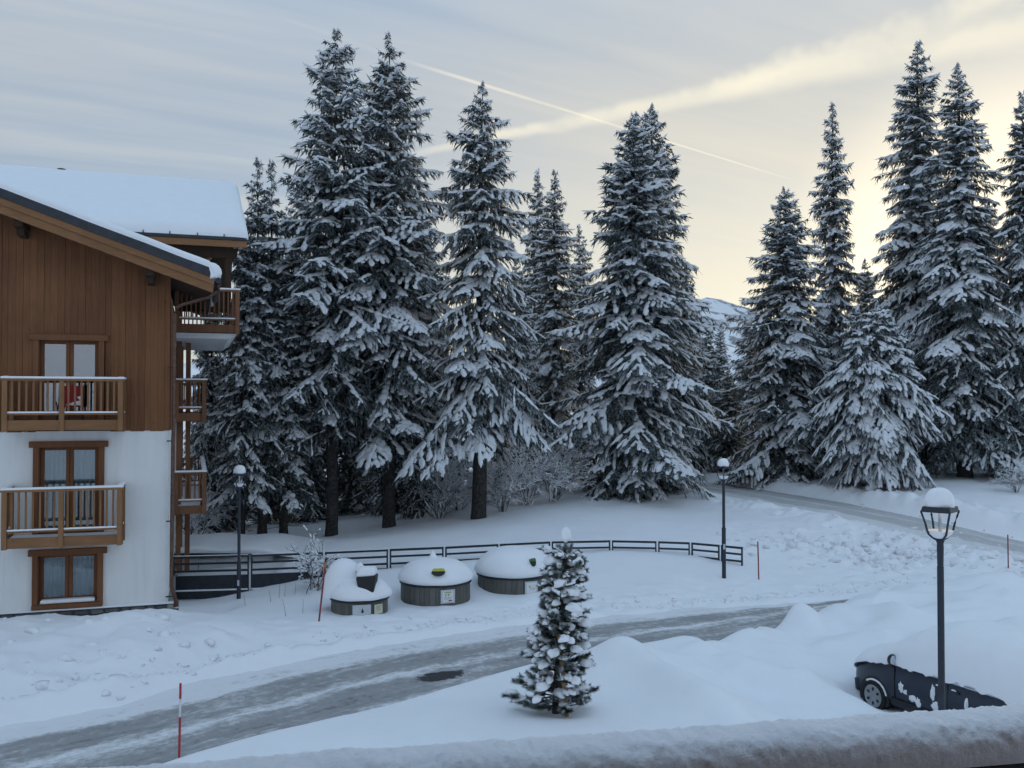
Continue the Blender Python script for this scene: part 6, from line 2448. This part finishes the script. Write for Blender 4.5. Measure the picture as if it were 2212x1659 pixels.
def put_bush(me, px, py, d, rot, s, label, name='bush', z=None):
    p = W(px, py, d)
    o = empty(name, (p.x, p.y, gz(p.x, p.y) if z is None else z), rot)
    o.scale = (s, s, s)
    tag(o, label, 'bush', 'leafless bushes outlined in snow')
    link('twigs', me[0], None, o)
    link('snow', me[1], None, o)['kind'] = 'stuff'


put_bush(BU1, 950, 1135, 39.5, 0.2, 1.05, 'leafless snowy bush left of the low-boughed spruce trunk')
put_bush(BU2, 990, 1130, 41.5, 2.2, 1.25, 'taller leafless bush behind the low-boughed spruce trunk')
put_bush(BU1, 1085, 1112, 39.5, 4.0, 1.0, 'snowy bush right beside the low-boughed spruce trunk')
put_bush(BU2, 1140, 1105, 41.0, 1.0, 1.35, 'leafless bush midway between two spruces, branching wide')
put_bush(BU1, 1195, 1098, 41.5, 5.2, 1.15, 'snowy thicket bush beside the full cone spruce')
put_bush(BU2, 1060, 1112, 43.5, 3.2, 1.5, 'tall snowy bush deep in shade under the spruces')
put_bush(BU1, 2195, 1085, 40.5, 3.2, 0.55, 'small snowed-in bush at the right edge by the track')
put_bush(BU2, 420, 1190, 38.5, 2.0, 1.3, 'snowy bush behind the garage by the chalet posts')
put_bush(BU3, 668, 1252, 27.2, 0.0, 1.75, 'small thin-twigged shrub before the railing', 'shrub')
put_bush(BU3, 694, 1246, 27.6, 2.0, 1.3, 'smaller second shrub touching the railing', 'shrub')


# ---- young pine in the garden, tied to a stake
def build_pine():
    rng = np.random.default_rng(5)
    base = TREE_WELL
    zb = gz(base.x, base.y)
    Ht = W(1222, 1150, 15.2).z - zb
    t = empty('young_pine', (base.x, base.y, zb), 0)
    tag(t, 'young pine bowed with snow lumps in the front garden', 'tree')
    topx = W(1222, 1150, 15.2).x - base.x
    NV, NF, SV, SF = [], [], [], []
    no = so = 0
    mb = MB()
    zs = np.linspace(-0.2, Ht - 0.25, 14)

    def cx(z):
        return topx * max(0, z / Ht) ** 1.2
    mb.tube([(cx(q), 0.02 * math.sin(q * 2), q) for q in zs], [0.05 * (1 - max(0, q) / Ht) + 0.010 for q in zs], 8)
    tips = []
    prof_z = [0.0, 0.10, 0.28, 0.42, 0.6, 0.75, 0.88, 1.0]
    prof_r = [0.52, 0.57, 0.52, 0.47, 0.43, 0.36, 0.25, 0.05]
    z = 0.12
    while z < Ht - 0.3:
        f = z / Ht
        n = int(rng.integers(6, 10))
        ph = rng.uniform(0, 6.28)
        for k in range(n):
            az = ph + 2 * PI * k / n + rng.normal(0, 0.25)
            L = float(np.interp(f, prof_z, prof_r)) * rng.uniform(0.55, 1.15)
            if math.cos(az) < -0.4 and f < 0.22:
                L *= 1.15
            d0 = Vector((math.cos(az), math.sin(az), rng.uniform(0.0, 0.5) if f > 0.2 else rng.uniform(-0.15, 0.2)))
            p0 = Vector((cx(z), 0, z))
            pts = [p0 + d0 * L * q + Vector((0, 0, 0.25 * L * q * q - 0.12 * L * q)) for q in (0, 0.4, 0.75, 1.0)]
            mb.tube(pts, [0.014, 0.011, 0.008, 0.005], 4, False)
            tips.append((pts[2], pts[3], f))
            for e in range(int(rng.integers(2, 5))):
                q = rng.uniform(0.25, 0.9)
                b = p0 + d0 * L * q + Vector((0, 0, 0.25 * L * q * q - 0.12 * L * q))
                a2 = az + rng.choice((-1, 1)) * rng.uniform(0.4, 1.0)
                l2 = L * rng.uniform(0.25, 0.5)
                en = b + Vector((math.cos(a2) * l2, math.sin(a2) * l2, l2 * rng.uniform(0.1, 0.6)))
                mb.tube([b, en], [0.008, 0.004], 4, False)
                tips.append((b, en, f))
        z += rng.uniform(0.10, 0.165)
    tips.append((Vector((topx, 0, Ht - 0.45)), Vector((topx, 0, Ht - 0.12)), 1.0))
    tips.append((Vector((topx, 0, Ht - 0.5)), Vector((topx + 0.09, 0.0, Ht - 0.2)), 0.97))
    tips.append((Vector((topx, 0, Ht - 0.5)), Vector((topx - 0.10, 0.02, Ht - 0.22)), 0.97))
    sc_, sd_, sl_, sw_ = [], [], [], []
    for (a, b, f) in tips:
        d = (b - a).normalized()
        # needles all round the shoot
        ln = (b - a).length
        k = int(230 + 300 * min(ln, 0.4))
        q = rng.random(k)
        P = np.array(a)[None] + (np.array(b) - np.array(a))[None] * q[:, None] * 1.03
        N = rng.standard_normal((k, 3))
        N -= np.array(d)[None] * (N @ np.array(d))[:, None]
        N /= np.linalg.norm(N, axis=1, keepdims=True)
        Dn = N * 0.75 + np.array(d)[None] * 0.75
        Dn /= np.linalg.norm(Dn, axis=1, keepdims=True)
        V, F = fingers(P, Dn, rng.uniform(0.05, 0.095, k), np.full(k, 0.0075), rng)
        NV.append(V)
        NF.append(F + no)
        no += len(V)
        if rng.random() < 0.62:
            r = (0.024 + 0.060 * rng.random() ** 1.8) * (1.15 if f < 0.8 else 0.8)
            m = a + (b - a) * rng.uniform(0.45, 0.85)
            sc_.append((m.x, m.y, m.z + r * 0.35))
            sd_.append((d.x, d.y, d.z * 0.5 - 0.25))
            sl_.append(min(0.22, max(r * 1.5, ln * 0.5)))
            sw_.append(r)
    # round lumps, finer than those on the far trees
    ico = bmesh.new()
    bmesh.ops.create_icosphere(ico, subdivisions=2, radius=1.0)
    iv = np.array([v.co[:] for v in ico.verts])
    if_ = np.array([[v.index for v in f.verts] for f in ico.faces])
    ico.free()
    cap = Vector((topx + 0.01, 0, Ht - 0.02))
    sc_.append(tuple(cap + Vector((0, 0, -0.06))))
    sd_.append((1, 0, 0))
    sl_.append(0.085)
    sw_.append(0.085)
    for i, (c_, d_, l_, w_) in enumerate(zip(sc_, sd_, sl_, sw_)):
        d_ = Vector(d_).normalized()
        s_ = Vector((0, 0, 1)).cross(d_).normalized()
        u_ = d_.cross(s_)
        nz = np.array([mnoise.noise(Vector(p) * 1.4 + Vector((i * 3.1, 0, 0))) for p in iv])
        q = iv * (1 + 0.55 * nz)[:, None]
        zz = np.where(q[:, 2] < 0, q[:, 2] * 0.55, q[:, 2])
        hz = w_ * (0.95 if i < len(sc_) - 1 else 1.9)
        V = np.array(c_)[None] + q[:, 0:1] * l_ * np.array(d_)[None] + q[:, 1:2] * w_ * np.array(s_)[None] + zz[:, None] * hz * np.array(u_)[None]
        SV.append(V)
        SF.append(if_ + so)
        so += len(V)
    mb.obj('trunk', M['bark'], t, smooth=True, angle=60)
    link('crown', np_mesh('pine_crown', np.concatenate(NV), np.concatenate(NF), False), M['needle_pine'], t)
    o = link('snow', np_mesh('pine_snow', np.concatenate(SV), np.concatenate(SF), True), M['snow'], t)
    o['kind'] = 'stuff'
    # stake
    a = W(1207, 1372, 15.0)
    b = W(1226, 1520, 15.0)
    s = empty('wooden_stake', (b.x, b.y, gz(b.x, b.y) - 0.1), 0)
    tag(s, 'pale leaning timber stake tied into the young pine', 'stake')
    dx = a.x - b.x
    h = a.z - s.location.z
    MB().hexa([(-0.03, -0.02, 0), (0.03, -0.02, 0), (0.03, 0.02, 0), (-0.03, 0.02, 0), (dx - 0.03, -0.02, h), (dx + 0.03, -0.02, h + 0.02), (dx + 0.03, 0.02, h + 0.02), (dx - 0.03, 0.02, h)]).obj('board', M['stake'], s, bevel=0.004)


build_pine()


# ---- dry stalks poking out of the bank by the bins
for k, (px, py, d, h, l) in enumerate(((585, 1262, 26.2, 0.35, -0.12), (603, 1256, 26.6, 0.42, 0.05), (615, 1250, 26.8, 0.38, 0.08), (637, 1248, 27.0, 0.34, 0.10), (618, 1330, 24.0, 0.45, -0.22), (654, 1322, 24.4, 0.36, 0.04), (530, 1296, 26.0, 0.30, -0.14))):
    p = W(px, py, d)
    z = gz(p.x, p.y)
    o = MB().tube([(p.x, p.y, z - 0.05), (p.x + l * h * 0.4, p.y, z + h * 0.5), (p.x + l * h, p.y, z + h)], [0.006, 0.005, 0.002], 4).obj('dry_stalk', M['twig'])
    tag(o, 'thin dry stalk poking out of the snow bank between chalet and bins', 'stalk', 'dry stalks in the snow bank')
